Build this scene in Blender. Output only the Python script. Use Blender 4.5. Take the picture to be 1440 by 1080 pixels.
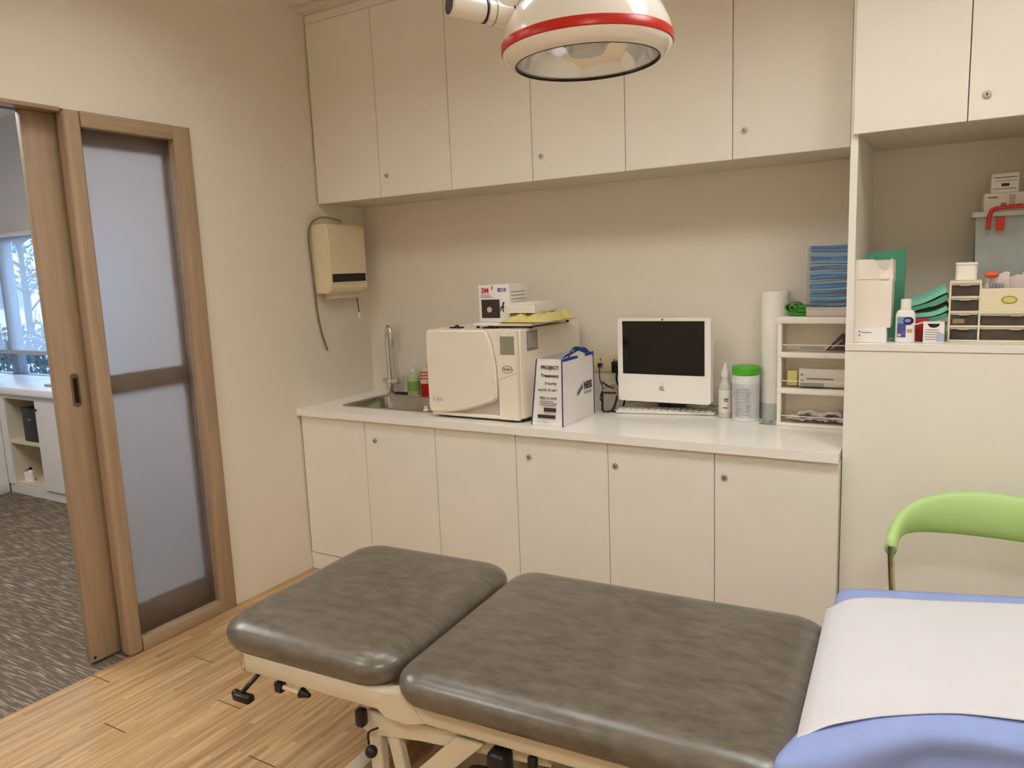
import bpy, bmesh, math, random
from math import pi, sin, cos, sqrt
from mathutils import Vector, Matrix
random.seed(7)
for o in list(bpy.data.objects): bpy.data.objects.remove(o)
C = bpy.context.scene.collection
SC = bpy.context.scene

# ------------------------------------------------------------------ camera
cam_d = bpy.data.cameras.new('camera'); cam = bpy.data.objects.new('camera', cam_d); C.objects.link(cam)
F_PX = 1059.17
cam_d.sensor_width = 36; cam_d.lens = F_PX / 1440 * 36; cam_d.clip_start = .02; cam_d.clip_end = 200
_r = Vector((0.85994557, 0.50885386, -0.03951399)); _u = Vector((-0.04280618, 0.14905445, 0.98790202)); _f = Vector((-0.50858749, 0.84785053, -0.1499608))
m = Matrix((( _r.x, _u.x, -_f.x, 3.0349), (_r.y, _u.y, -_f.y, -2.8291), (_r.z, _u.z, -_f.z, 1.591), (0, 0, 0, 1)))
cam.matrix_world = m
SC.camera = cam
SC.view_settings.view_transform = 'Standard'; SC.view_settings.look = 'None'
SC.view_settings.gamma = 1; SC.view_settings.use_curve_mapping = False
SC.view_settings.exposure = 0.0
SC.cycles.use_denoising = True
SC.cycles.max_bounces = 10; SC.cycles.diffuse_bounces = 6; SC.cycles.transmission_bounces = 10; SC.cycles.transparent_max_bounces = 12
SC.cycles.sample_clamp_indirect = 4
SC.cycles.caustics_refractive = True; SC.cycles.caustics_reflective = False

# ------------------------------------------------------------------ world and lamps
W = bpy.data.worlds.new('World'); SC.world = W; W.use_nodes = True
wn = W.node_tree.nodes; wl = W.node_tree.links
bg = wn['Background']
sky = wn.new('ShaderNodeTexSky'); sky.sky_type = 'NISHITA'; sky.sun_elevation = 0.9; sky.sun_rotation = 2.6; sky.sun_disc = False
mixc = wn.new('ShaderNodeMix'); mixc.data_type = 'RGBA'; mixc.inputs[0].default_value = .72
wl.new(sky.outputs[0], mixc.inputs[6]); mixc.inputs[7].default_value = (.80, .92, 1.0, 1)
wl.new(mixc.outputs[2], bg.inputs[0]); bg.inputs[1].default_value = 2.3

def area(name, loc, size, power, col, rot=(0, 0, 0), sy=None, spread=2.55):
    d = bpy.data.lights.new(name, 'AREA'); d.energy = power; d.color = col
    d.shape = 'RECTANGLE'; d.size = size; d.size_y = sy or size
    d.spread = spread
    o = bpy.data.objects.new(name, d); C.objects.link(o); o.location = loc; o.rotation_euler = rot
    return o
WARM = (.985, 1.0, .985)
LIGHTS = [(.7, -1.0, .5, .5, 3.4), (1.6, -1.0, .5, .5, 6.0), (2.5, -1.0, .5, .5, 7.0), (3.4, -1.0, .5, .5, 13), (.7, -2.0, .5, .5, 5.5), (.7, -3.2, .5, .5, 20), (3.4, -3.2, .5, .5, 30)]
for lx, ly, sx, sy, pw in LIGHTS:
    area('ceiling_lamp_light', (lx, ly, 2.93), sx, pw, WARM, sy=sy)
area('room_lamp_light', (-1.7, -1.5, 2.90), 1.2, 60, (1.0, .96, .92), spread=3.1)

# ------------------------------------------------------------------ materials
MATS = {}
def srgb(r, g, b):
    f = lambda c: (c/255)/12.92 if c/255 <= .04045 else ((c/255+.055)/1.055)**2.4
    return (f(r), f(g), f(b), 1)
def mat(name, col, rough=.5, metal=0., spec=.5, bump=0., bscale=200., var=0., vscale=8., emit=None, trans=0., ior=1.45, alpha=1., coat=0., sub=0.):
    if name in MATS: return MATS[name]
    M = bpy.data.materials.new(name); M.use_nodes = True; n = M.node_tree.nodes; l = M.node_tree.links
    p = n['Principled BSDF']; MATS[name] = M
    c = col if len(col) == 4 else (*col, 1)
    p.inputs['Base Color'].default_value = c; p.inputs['Roughness'].default_value = rough; p.inputs['Metallic'].default_value = metal
    p.inputs['Specular IOR Level'].default_value = spec; p.inputs['IOR'].default_value = ior
    p.inputs['Transmission Weight'].default_value = trans; p.inputs['Alpha'].default_value = alpha; p.inputs['Coat Weight'].default_value = coat
    if sub: p.inputs['Subsurface Weight'].default_value = sub; p.inputs['Subsurface Radius'].default_value = (.02, .02, .02)
    tc = n.new('ShaderNodeTexCoord')
    nz = n.new('ShaderNodeTexNoise'); nz.inputs['Scale'].default_value = vscale; nz.inputs['Detail'].default_value = 4
    l.new(tc.outputs['Object'], nz.inputs['Vector'])
    mx = n.new('ShaderNodeMix'); mx.data_type = 'RGBA'; mx.blend_type = 'MULTIPLY'
    v = max(var, .02)
    rp = n.new('ShaderNodeMapRange'); rp.inputs[1].default_value = .3; rp.inputs[2].default_value = .7; rp.inputs[3].default_value = 1 - v; rp.inputs[4].default_value = 1 + v * .3
    l.new(nz.outputs[0], rp.inputs[0]); mx.inputs[0].default_value = 1; mx.inputs[6].default_value = c
    l.new(rp.outputs[0], mx.inputs[7]); l.new(mx.outputs[2], p.inputs['Base Color'])
    if bump:
        b = n.new('ShaderNodeBump'); b.inputs['Strength'].default_value = bump; b.inputs['Distance'].default_value = .002
        nb = n.new('ShaderNodeTexNoise'); nb.inputs['Scale'].default_value = bscale; nb.inputs['Detail'].default_value = 3
        l.new(tc.outputs['Object'], nb.inputs['Vector']); l.new(nb.outputs[0], b.inputs['Height']); l.new(b.outputs[0], p.inputs['Normal'])
    if emit: p.inputs['Emission Color'].default_value = (*emit[:3], 1); p.inputs['Emission Strength'].default_value = emit[3]
    return M
def wood_mat(name, base, dark, axis=2, scale=1., rough=.45):
    M = bpy.data.materials.new(name); M.use_nodes = True; n = M.node_tree.nodes; l = M.node_tree.links; p = n['Principled BSDF']; MATS[name] = M
    tc = n.new('ShaderNodeTexCoord'); mp = n.new('ShaderNodeMapping'); s = [26 * scale] * 3; s[axis] = 1.6 * scale; mp.inputs['Scale'].default_value = s
    l.new(tc.outputs['Object'], mp.inputs['Vector']); nz = n.new('ShaderNodeTexNoise'); nz.inputs['Scale'].default_value = 1.6; nz.inputs['Detail'].default_value = 6; nz.inputs['Distortion'].default_value = .4
    l.new(mp.outputs[0], nz.inputs['Vector']); cr = n.new('ShaderNodeValToRGB'); cr.color_ramp.elements[0].position = .3; cr.color_ramp.elements[1].position = .7
    cr.color_ramp.elements[0].color = dark; cr.color_ramp.elements[1].color = base; l.new(nz.outputs[0], cr.inputs[0]); l.new(cr.outputs[0], p.inputs['Base Color']); p.inputs['Roughness'].default_value = rough
    b = n.new('ShaderNodeBump'); b.inputs['Strength'].default_value = .12; b.inputs['Distance'].default_value = .001; l.new(nz.outputs[0], b.inputs['Height']); l.new(b.outputs[0], p.inputs['Normal'])
    return M
def plank_mat():
    M = bpy.data.materials.new('oak_plank_floor'); M.use_nodes = True; n = M.node_tree.nodes; l = M.node_tree.links; p = n['Principled BSDF']
    tc = n.new('ShaderNodeTexCoord'); sp = n.new('ShaderNodeSeparateXYZ'); l.new(tc.outputs['Object'], sp.inputs[0])
    def mth(op, a, b=None):
        k = n.new('ShaderNodeMath'); k.operation = op
        for i_, v in enumerate((a, b)):
            if v is None: continue
            if isinstance(v, (int, float)): k.inputs[i_].default_value = v
            else: l.new(v, k.inputs[i_])
        return k.outputs[0]
    xr = mth('DIVIDE', sp.outputs[0], .128); row = mth('FLOOR', xr); fx = mth('SUBTRACT', xr, row)
    yo = mth('ADD', mth('DIVIDE', sp.outputs[1], 1.25), mth('MULTIPLY', row, .381)); col = mth('FLOOR', yo); fy = mth('SUBTRACT', yo, col)
    joint = mth('LESS_THAN', fy, .0038); seam = mth('MULTIPLY', mth('LESS_THAN', fx, .010), .35); ln = mth('MAXIMUM', joint, seam)
    cv = n.new('ShaderNodeCombineXYZ'); l.new(row, cv.inputs[0]); l.new(col, cv.inputs[1]); wn_ = n.new('ShaderNodeTexWhiteNoise'); wn_.noise_dimensions = '2D'; l.new(cv.outputs[0], wn_.inputs['Vector'])
    st = n.new('ShaderNodeCombineXYZ'); l.new(mth('FLOOR', mth('DIVIDE', sp.outputs[0], .032)), st.inputs[0]); l.new(mth('FLOOR', mth('ADD', mth('DIVIDE', sp.outputs[1], .45), mth('MULTIPLY', mth('FLOOR', mth('DIVIDE', sp.outputs[0], .032)), .43))), st.inputs[1])
    ws = n.new('ShaderNodeTexWhiteNoise'); ws.noise_dimensions = '2D'; l.new(st.outputs[0], ws.inputs['Vector'])
    m2 = n.new('ShaderNodeMapping'); m2.inputs['Scale'].default_value = (34, 1.5, 1); l.new(tc.outputs['Object'], m2.inputs['Vector'])
    add = n.new('ShaderNodeVectorMath'); add.operation = 'ADD'; l.new(m2.outputs[0], add.inputs[0]); sc = n.new('ShaderNodeVectorMath'); sc.operation = 'SCALE'; sc.inputs['Scale'].default_value = 7; l.new(ws.outputs['Color'], sc.inputs[0]); l.new(sc.outputs[0], add.inputs[1])
    nz = n.new('ShaderNodeTexNoise'); nz.inputs['Scale'].default_value = 1.4; nz.inputs['Detail'].default_value = 7; nz.inputs['Distortion'].default_value = .6; l.new(add.outputs[0], nz.inputs['Vector'])
    cr = n.new('ShaderNodeValToRGB'); e = cr.color_ramp.elements; e[0].position = .28; e[0].color = srgb(150, 112, 74); e[1].position = .72; e[1].color = srgb(204, 172, 130)
    k = cr.color_ramp.elements.new(.5); k.color = srgb(182, 147, 104); l.new(nz.outputs[0], cr.inputs[0])
    hs = n.new('ShaderNodeMix'); hs.data_type = 'RGBA'; hs.blend_type = 'MULTIPLY'; hs.inputs[0].default_value = 1
    tone = mth('ADD', mth('MULTIPLY', wn_.outputs['Value'], .10), mth('MULTIPLY', ws.outputs['Value'], .16)); rp = mth('ADD', tone, .84)
    l.new(cr.outputs[0], hs.inputs[6]); l.new(rp, hs.inputs[7])
    dk = n.new('ShaderNodeMix'); dk.data_type = 'RGBA'; l.new(ln, dk.inputs[0]); l.new(hs.outputs[2], dk.inputs[6]); dk.inputs[7].default_value = srgb(88, 62, 38)
    l.new(dk.outputs[2], p.inputs['Base Color']); p.inputs['Roughness'].default_value = .38
    b = n.new('ShaderNodeBump'); b.invert = True; b.inputs['Strength'].default_value = .25; b.inputs['Distance'].default_value = .001; l.new(ln, b.inputs['Height']); l.new(b.outputs[0], p.inputs['Normal'])
    return M
def carpet_mat():
    M = bpy.data.materials.new('striped_carpet_tile'); M.use_nodes = True; n = M.node_tree.nodes; l = M.node_tree.links; p = n['Principled BSDF']
    tc = n.new('ShaderNodeTexCoord'); mp = n.new('ShaderNodeMapping'); mp.inputs['Scale'].default_value = (8, 95, 1); mp.inputs['Rotation'].default_value = (0, 0, .12); l.new(tc.outputs['Object'], mp.inputs['Vector'])
    nz = n.new('ShaderNodeTexNoise'); nz.inputs['Scale'].default_value = 1; nz.inputs['Detail'].default_value = 2; l.new(mp.outputs[0], nz.inputs['Vector'])
    cr = n.new('ShaderNodeValToRGB'); e = cr.color_ramp.elements; e[0].position = .50; e[0].color = srgb(102, 92, 80); e[1].position = .74; e[1].color = srgb(172, 156, 136)
    l.new(nz.outputs[0], cr.inputs[0]); l.new(cr.outputs[0], p.inputs['Base Color']); p.inputs['Roughness'].default_value = .95; p.inputs['Specular IOR Level'].default_value = .1
    return M
def leather_mat():
    M = bpy.data.materials.new('grey_vinyl'); M.use_nodes = True; n = M.node_tree.nodes; l = M.node_tree.links; p = n['Principled BSDF']
    tc = n.new('ShaderNodeTexCoord'); mp = n.new('ShaderNodeMapping'); mp.inputs['Scale'].default_value = (.8, 1.9, 1); l.new(tc.outputs['Object'], mp.inputs['Vector'])
    nz = n.new('ShaderNodeTexNoise'); nz.inputs['Scale'].default_value = 17; nz.inputs['Detail'].default_value = 9; nz.inputs['Roughness'].default_value = .72; l.new(mp.outputs[0], nz.inputs['Vector'])
    cr = n.new('ShaderNodeValToRGB'); e = cr.color_ramp.elements; e[0].position = .33; e[0].color = srgb(76, 69, 58); e[1].position = .72; e[1].color = srgb(112, 103, 90)
    l.new(nz.outputs[0], cr.inputs[0]); l.new(cr.outputs[0], p.inputs['Base Color']); p.inputs['Roughness'].default_value = .30; p.inputs['Specular IOR Level'].default_value = .7
    nb = n.new('ShaderNodeTexNoise'); nb.inputs['Scale'].default_value = 350; l.new(tc.outputs['Object'], nb.inputs['Vector'])
    b = n.new('ShaderNodeBump'); b.inputs['Strength'].default_value = .12; b.inputs['Distance'].default_value = .001; l.new(nb.outputs[0], b.inputs['Height']); l.new(b.outputs[0], p.inputs['Normal'])
    return M
def frosted_mat(name, col, rough, mixd):
    M = bpy.data.materials.new(name); M.use_nodes = True; n = M.node_tree.nodes; l = M.node_tree.links; p = n['Principled BSDF']; out = n['Material Output']
    p.inputs['Base Color'].default_value = (*col, 1); p.inputs['Roughness'].default_value = rough; p.inputs['Transmission Weight'].default_value = 1; p.inputs['IOR'].default_value = 1.18
    d = n.new('ShaderNodeBsdfTranslucent'); d.inputs[0].default_value = (*col, 1); mx = n.new('ShaderNodeMixShader'); mx.inputs[0].default_value = mixd
    nz = n.new('ShaderNodeTexNoise'); nz.inputs['Scale'].default_value = 500; bp = n.new('ShaderNodeBump'); bp.inputs['Strength'].default_value = .05; l.new(nz.outputs[0], bp.inputs['Height']); l.new(bp.outputs[0], p.inputs['Normal'])
    l.new(p.outputs[0], mx.inputs[1]); l.new(d.outputs[0], mx.inputs[2]); l.new(mx.outputs[0], out.inputs[0])
    return M
def blind_mat():
    M = bpy.data.materials.new('blind_mesh_fabric'); M.use_nodes = True; n = M.node_tree.nodes; l = M.node_tree.links; out = n['Material Output']; p = n['Principled BSDF']
    p.inputs['Base Color'].default_value = srgb(225, 228, 235); p.inputs['Roughness'].default_value = .9
    tr = n.new('ShaderNodeBsdfTransparent'); tl = n.new('ShaderNodeBsdfTranslucent'); tl.inputs[0].default_value = (.85, .9, 1, 1)
    m1 = n.new('ShaderNodeMixShader'); m1.inputs[0].default_value = .5; l.new(p.outputs[0], m1.inputs[1]); l.new(tl.outputs[0], m1.inputs[2])
    m2 = n.new('ShaderNodeMixShader'); m2.inputs[0].default_value = .52
    tc = n.new('ShaderNodeTexCoord'); nz = n.new('ShaderNodeTexNoise'); nz.inputs['Scale'].default_value = 900; l.new(tc.outputs['Object'], nz.inputs[0])
    rp = n.new('ShaderNodeMapRange'); rp.inputs[3].default_value = .58; rp.inputs[4].default_value = .78; l.new(nz.outputs[0], rp.inputs[0]); l.new(rp.outputs[0], m2.inputs[0])
    l.new(m1.outputs[0], m2.inputs[1]); l.new(tr.outputs[0], m2.inputs[2]); l.new(m2.outputs[0], out.inputs[0])
    return M
def film_mat(name, col, op, rough=.15):
    # thin clear plastic film / moulded clear plastic
    M = bpy.data.materials.new(name); M.use_nodes = True; n = M.node_tree.nodes; l = M.node_tree.links; out = n['Material Output']; p = n['Principled BSDF']
    p.inputs['Base Color'].default_value = (*col[:3], 1); p.inputs['Roughness'].default_value = rough
    tr = n.new('ShaderNodeBsdfTransparent'); tr.inputs[0].default_value = (*[min(1, .6 + .4 * c) for c in col[:3]], 1); mx = n.new('ShaderNodeMixShader')
    tc = n.new('ShaderNodeTexCoord'); nz = n.new('ShaderNodeTexNoise'); nz.inputs['Scale'].default_value = 14; l.new(tc.outputs['Object'], nz.inputs[0])
    rp = n.new('ShaderNodeMapRange'); rp.inputs[3].default_value = op * .8; rp.inputs[4].default_value = min(1, op * 1.2); l.new(nz.outputs[0], rp.inputs[0]); l.new(rp.outputs[0], mx.inputs[0])
    l.new(tr.outputs[0], mx.inputs[1]); l.new(p.outputs[0], mx.inputs[2]); l.new(mx.outputs[0], out.inputs[0])
    return M
CREAM = mat('cream_paint', srgb(228, 220, 206), .6, bump=.03, bscale=120)
LAM = mat('cream_laminate', srgb(237, 232, 222), .33, spec=.45)
LAMD = mat('laminate_edge', srgb(214, 206, 190), .5)
CEIL = mat('ceiling_white', srgb(236, 232, 224), .8)
TOP = mat('white_worktop', srgb(244, 240, 232), .22, var=.03)
WHITE = mat('white_plastic', srgb(240, 234, 224), .32)
WHITEM = mat('white_enamel', srgb(240, 235, 226), .16, coat=.4)
PAPER = mat('white_paper', srgb(242, 237, 230), .8)
CARD = mat('white_card', srgb(236, 232, 228), .55)
DARK = mat('black_plastic', srgb(20, 18, 18), .4)
RUB = mat('black_rubber', srgb(24, 22, 22), .7)
GREY = mat('grey_plastic', srgb(150, 146, 140), .45)
INK = mat('dark_print', srgb(52, 48, 50), .6)
INKG = mat('grey_print', srgb(140, 134, 130), .6)
CHROME = mat('chrome', (.72, .70, .67), .12, 1.)
STEEL = mat('brushed_steel', (.46, .43, .39), .30, 1., bump=.05, bscale=300)
KNOBM = mat('satin_nickel', (.62, .58, .52), .38, .9)
OAK = wood_mat('door_oak_laminate', srgb(174, 150, 124), srgb(158, 134, 109), 2)
OAKH = wood_mat('door_oak_laminate_rail', srgb(174, 150, 124), srgb(158, 134, 109), 1)
FLOORM = plank_mat(); CARPET = carpet_mat(); VINYL = leather_mat()
FROST = frosted_mat('frosted_glass', (.76, .76, .78), .30, .12); FROST2 = frosted_mat('frosted_glass_leaf', (.86, .86, .89), .5, .45)
BLIND = blind_mat()
FRAMEP = mat('beige_powder_coat', srgb(206, 194, 170), .4)
BLUE = mat('blue_cotton', srgb(140, 156, 205), .85, bump=.15, bscale=500, var=.05, vscale=20)
SHEETW = mat('white_cotton', srgb(204, 201, 204), .85, bump=.08, bscale=400)
GREENC = mat('green_polyurethane', srgb(172, 204, 128), .42)
RED = mat('red_band', srgb(196, 40, 28), .3)
REDP = mat('red_plastic', srgb(196, 44, 40), .35)
TEAL = mat('teal_wrap', srgb(132, 200, 174), .85, var=.12, vscale=12)
TEALD = mat('teal_wrap_deep', srgb(88, 160, 132), .85, var=.12, vscale=12)
GLASS = mat('clear_glass', (1, 1, 1), .02, trans=1., ior=1.45)
SCREEN = mat('screen_glass', srgb(14, 10, 10), .12)
CREAMP = mat('cream_plastic', srgb(230, 218, 186), .4)
SMOKE = film_mat('clear_drawer_plastic', srgb(190, 180, 165), .09)
CLEAR = film_mat('clear_drawer_front', srgb(240, 236, 228), .022)
BAGF = film_mat('clear_bag_film', srgb(235, 230, 225), .30)
TUBF = film_mat('clear_storage_plastic', srgb(190, 196, 190), .62, .3)
TEALF = film_mat('teal_clear_plastic', srgb(130, 175, 150), .55, .3)

# ------------------------------------------------------------------ builders
class B:
    def __init__(s): s.bm = bmesh.new()
    def _merge(s, t, mt=None):
        me = bpy.data.meshes.new('t'); t.to_mesh(me); t.free()
        if mt is not None: me.transform(mt)
        s.bm.from_mesh(me); bpy.data.meshes.remove(me); return s
    def box(s, a, b, bev=0., seg=2, mt=None):
        t = bmesh.new(); bmesh.ops.create_cube(t, size=1)
        for v in t.verts: v.co = Vector([(a[i] + b[i]) / 2 + v.co[i] * abs(b[i] - a[i]) for i in range(3)])
        if bev: bmesh.ops.bevel(t, geom=list(t.edges), offset=bev, segments=seg, profile=.5, affect='EDGES')
        return s._merge(t, mt)
    def cyl(s, p0, p1, r0, r1=None, seg=24, bev=0.):
        r1 = r0 if r1 is None else r1; p0 = Vector(p0); p1 = Vector(p1); d = p1 - p0; L = d.length
        t = bmesh.new(); bmesh.ops.create_cone(t, cap_ends=True, segments=seg, radius1=r0, radius2=r1, depth=L)
        if bev: bmesh.ops.bevel(t, geom=[e for e in t.edges if abs(e.verts[0].co.z - e.verts[1].co.z) < 1e-6], offset=bev, segments=2, affect='EDGES')
        q = d.to_track_quat('Z', 'Y').to_matrix().to_4x4()
        return s._merge(t, Matrix.Translation((p0 + p1) / 2) @ q)
    def sphere(s, c, r, sc=(1, 1, 1), seg=20):
        t = bmesh.new(); bmesh.ops.create_uvsphere(t, u_segments=seg, v_segments=seg // 2 + 2, radius=r)
        return s._merge(t, Matrix.Translation(c) @ Matrix.Diagonal((*sc, 1)))
    def lathe(s, prof, seg=40, c=(0, 0, 0), sx=1, sy=1, mt=None):
        t = bmesh.new(); rings = []
        for r, z in prof:
            if r < 1e-6: rings.append([t.verts.new((0, 0, z))])
            else: rings.append([t.verts.new((r * sx * cos(2 * pi * k / seg), r * sy * sin(2 * pi * k / seg), z)) for k in range(seg)])
        for A, D in zip(rings, rings[1:]):
            for k in range(seg):
                k2 = (k + 1) % seg
                if len(A) == 1 and len(D) == 1: continue
                if len(A) == 1: t.faces.new((A[0], D[k2], D[k]))
                elif len(D) == 1: t.faces.new((A[k], A[k2], D[0]))
                else: t.faces.new((A[k], A[k2], D[k2], D[k]))
        bmesh.ops.recalc_face_normals(t, faces=t.faces)
        return s._merge(t, Matrix.Translation(c) @ (mt or Matrix()))
    def tube(s, pts, r, seg=10, smooth=True, rf=None, flat=1.):
        pts = [Vector(p) for p in pts]
        if smooth and len(pts) > 2:
            out = []
            for i in range(len(pts) - 1):
                a = pts[max(i - 1, 0)]; b = pts[i]; c = pts[i + 1]; d = pts[min(i + 2, len(pts) - 1)]
                for k in range(8):
                    u = k / 8; out.append(.5 * ((2 * b) + (c - a) * u + (2 * a - 5 * b + 4 * c - d) * u * u + (3 * b - a - 3 * c + d) * u ** 3))
            out.append(pts[-1]); pts = out
        t = bmesh.new(); rings = []; n = len(pts); nrm = None
        for i, p in enumerate(pts):
            d = (pts[min(i + 1, n - 1)] - pts[max(i - 1, 0)]).normalized()
            if nrm is None: nrm = d.orthogonal().normalized()
            else: nrm = (nrm - d * nrm.dot(d)).normalized()
            bn = d.cross(nrm); rr = r if rf is None else r * rf(i / (n - 1))
            rings.append([t.verts.new(p + nrm * (rr * cos(2 * pi * k / seg)) + bn * (rr * flat * sin(2 * pi * k / seg))) for k in range(seg)])
        for A, D in zip(rings, rings[1:]):
            for k in range(seg): t.faces.new((A[k], A[(k + 1) % seg], D[(k + 1) % seg], D[k]))
        t.faces.new(rings[0][::-1]); t.faces.new(rings[-1])
        bmesh.ops.recalc_face_normals(t, faces=t.faces)
        return s._merge(t)
    def prism(s, poly, h0, h1, axis='z', bev=0., seg=2, mt=None):
        # poly: 2-D outline; axis z: (x,y); y: (x,z); x: (y,z)
        t = bmesh.new()
        f = {'z': lambda p, h: (p[0], p[1], h), 'y': lambda p, h: (p[0], h, p[1]), 'x': lambda p, h: (h, p[0], p[1])}[axis]
        lo = [t.verts.new(f(p, h0)) for p in poly]; hi = [t.verts.new(f(p, h1)) for p in poly]; n = len(poly)
        t.faces.new(lo); t.faces.new(hi)
        for k in range(n): t.faces.new((lo[k], lo[(k + 1) % n], hi[(k + 1) % n], hi[k]))
        bmesh.ops.recalc_face_normals(t, faces=t.faces)
        if bev: bmesh.ops.bevel(t, geom=[e for e in t.edges], offset=bev, segments=seg, affect='EDGES', clamp_overlap=True)
        return s._merge(t, mt)
    def grid(s, fn, nu, nv, thick=0.):
        t = bmesh.new(); V = [[t.verts.new(fn(i / nu, j / nv)) for j in range(nv + 1)] for i in range(nu + 1)]
        for i in range(nu):
            for j in range(nv): t.faces.new((V[i][j], V[i + 1][j], V[i + 1][j + 1], V[i][j + 1]))
        bmesh.ops.recalc_face_normals(t, faces=t.faces)
        if thick: bmesh.ops.solidify(t, geom=t.faces[:], thickness=thick)
        return s._merge(t)
    def obj(s, name, m, parent=None, label=None, smooth=True, ang=.6):
        me = bpy.data.meshes.new(name); bmesh.ops.recalc_face_normals(s.bm, faces=s.bm.faces) if False else None
        s.bm.to_mesh(me); s.bm.free(); me.materials.append(m)
        if smooth and len(me.polygons):
            me.polygons.foreach_set('use_smooth', [True] * len(me.polygons)); me.set_sharp_from_angle(angle=ang)
        o = bpy.data.objects.new(name, me); C.objects.link(o)
        if parent is not None: o.parent = parent
        if label: o['label'] = label
        return o
def tag(o, label, cat, group=None):
    o['label'] = label; o['category'] = cat
    if group: o['group'] = group
    return o
def thing(name, label, cat, loc=(0, 0, 0), rz=0., group=None):
    o = bpy.data.objects.new(name, None); C.objects.link(o); o.empty_display_size = .05
    o.location = loc; o.rotation_euler = (0, 0, rz); return tag(o, label, cat, group)
def struct(o): o['kind'] = 'structure'; return o
def text(name, s, size, m, parent, loc, rot, extrude=.0004, align='LEFT', xs=1., bold=0.):
    cu = bpy.data.curves.new(name, 'FONT'); cu.body = s; cu.size = size; cu.extrude = extrude; cu.align_x = align; cu.offset = bold
    t = bpy.data.objects.new('t', cu); C.objects.link(t); dg = bpy.context.evaluated_depsgraph_get()
    me = bpy.data.meshes.new_from_object(t.evaluated_get(dg)); bpy.data.objects.remove(t); bpy.data.curves.remove(cu)
    me.name = name; me.materials.clear(); me.materials.append(m)
    o = bpy.data.objects.new(name, me); C.objects.link(o); o.parent = parent; o.location = loc; o.rotation_euler = rot; o.scale = (xs, 1, 1)
    return o
FACE = (pi / 2, 0, 0)            # text standing up, facing -y
FACER = (pi / 2, 0, pi / 2)      # text standing up, facing +x
def rrect(x0, x1, y0, y1, r, n=6):
    P = []
    for cx, cy, a in ((x1 - r, y1 - r, 0), (x0 + r, y1 - r, pi / 2), (x0 + r, y0 + r, pi), (x1 - r, y0 + r, 3 * pi / 2)):
        for k in range(n + 1): P.append((cx + r * cos(a + k * pi / 2 / n), cy + r * sin(a + k * pi / 2 / n)))
    return P

YB, ZC = .6104, 2.985
XR = 2.689; YR = .0391; ZN = 1.288; ZRU = 1.994; XE = 3.36
# ------------------------------------------------------------------ room shell
struct(B().box((0, -4.2, -.05), (4.3, YB, 0)).obj('floor', FLOORM))
struct(B().box((-4.9, -4.2, -.05), (0, YB, -.001)).obj('floor', CARPET))
struct(B().box((0, -4.2, ZC), (4.3, YB, ZC + .1)).obj('ceiling', CEIL))
struct(B().box((-4.9, -4.2, ZC), (0, YB, ZC + .1)).obj('ceiling', CEIL))
struct(B().box((-.12, YB, 0), (4.3, YB + .12, ZC)).obj('wall_back', CREAM))
struct(B().box((4.3, -4.2, 0), (4.42, YB, ZC)).obj('wall_right', CREAM))
struct(B().box((-4.9, -4.32, 0), (4.3, -4.2, ZC)).obj('wall_front', CREAM))
w = B(); Y0, Y1, ZH = -2.35, -.522, 2.278
w.box((-.12, Y1, 0), (0, YB, ZC)).box((-.12, -4.2, 0), (0, Y0, ZC)).box((-.12, Y0, ZH), (0, Y1, ZC))
struct(w.obj('wall_left', CREAM))
# door frame: head with the sliding track, fixed frosted panel, sliding leaf behind it
t1 = struct(B().box((-.055, Y0, ZH - .012), (.004, -1.09, ZH + .004), .002).box((-.125, Y0, ZH - .008), (-.112, -1.09, ZH + .003)).obj('trim_1', OAKH))
B().box((-.112, Y0, ZH - .006), (-.055, Y1 - .01, ZH - .001)).obj('track', mat('track_brown', srgb(92, 60, 44), .5, .3), t1)
struct(B().box((-.125, Y0 - .01, 0), (.015, Y0 + .06, ZH), .004).obj('trim_2', OAK))
d1 = bpy.data.objects.new('door_1', None); C.objects.link(d1); struct(d1); d1.location = (0, -.80, 0)
def dpart(b, name, mm, par, lab=None): return b.obj(name, mm, par, lab)
oy = .80
x0, x1 = -.05, .016
B().box((x0, -1.086 + oy, 0), (x1, -1.02 + oy, 2.278), .014, 3).obj('stile', OAK, d1)
B().box((x0, -.612 + oy, 0), (x1, -.523 + oy, 2.278), .004).obj('stile', OAK, d1)
B().box((x0, -1.02 + oy, 2.217), (x1, -.612 + oy, 2.278), .003).obj('rail', OAKH, d1)
B().box((x0, -1.02 + oy, 0), (x1, -.612 + oy, .060), .003).obj('rail', OAKH, d1)
B().box((-.030, -1.022 + oy, .058), (-.024, -.610 + oy, 2.219)).obj('glass_pane', FROST, d1, 'frosted glass pane')
d2 = bpy.data.objects.new('door_2', None); C.objects.link(d2); struct(d2); d2.location = (-.085, -.85, .012)
oy = .85; zt = 2.258
B().box((-.018, -1.205 + oy, 0), (.018, -1.02 + oy, zt), .005).obj('stile', OAK, d2)
B().box((-.018, -.615 + oy, 0), (.018, -.532 + oy, zt), .004).obj('stile', OAK, d2)
B().box((-.018, -1.02 + oy, 2.15), (.018, -.615 + oy, zt), .003).obj('rail', OAKH, d2)
B().box((-.018, -1.02 + oy, 1.12), (.018, -.615 + oy, 1.20), .003).obj('rail', OAKH, d2)
B().box((-.018, -1.02 + oy, 0), (.018, -.615 + oy, .165), .003).obj('rail', OAKH, d2)
B().box((-.004, -1.022 + oy, .16), (.004, -.613 + oy, 1.125)).box((-.004, -1.022 + oy, 1.195), (.004, -.613 + oy, 2.155)).obj('glass_pane', FROST2, d2, 'frosted glass pane')
hy = -1.128 + oy
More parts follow.
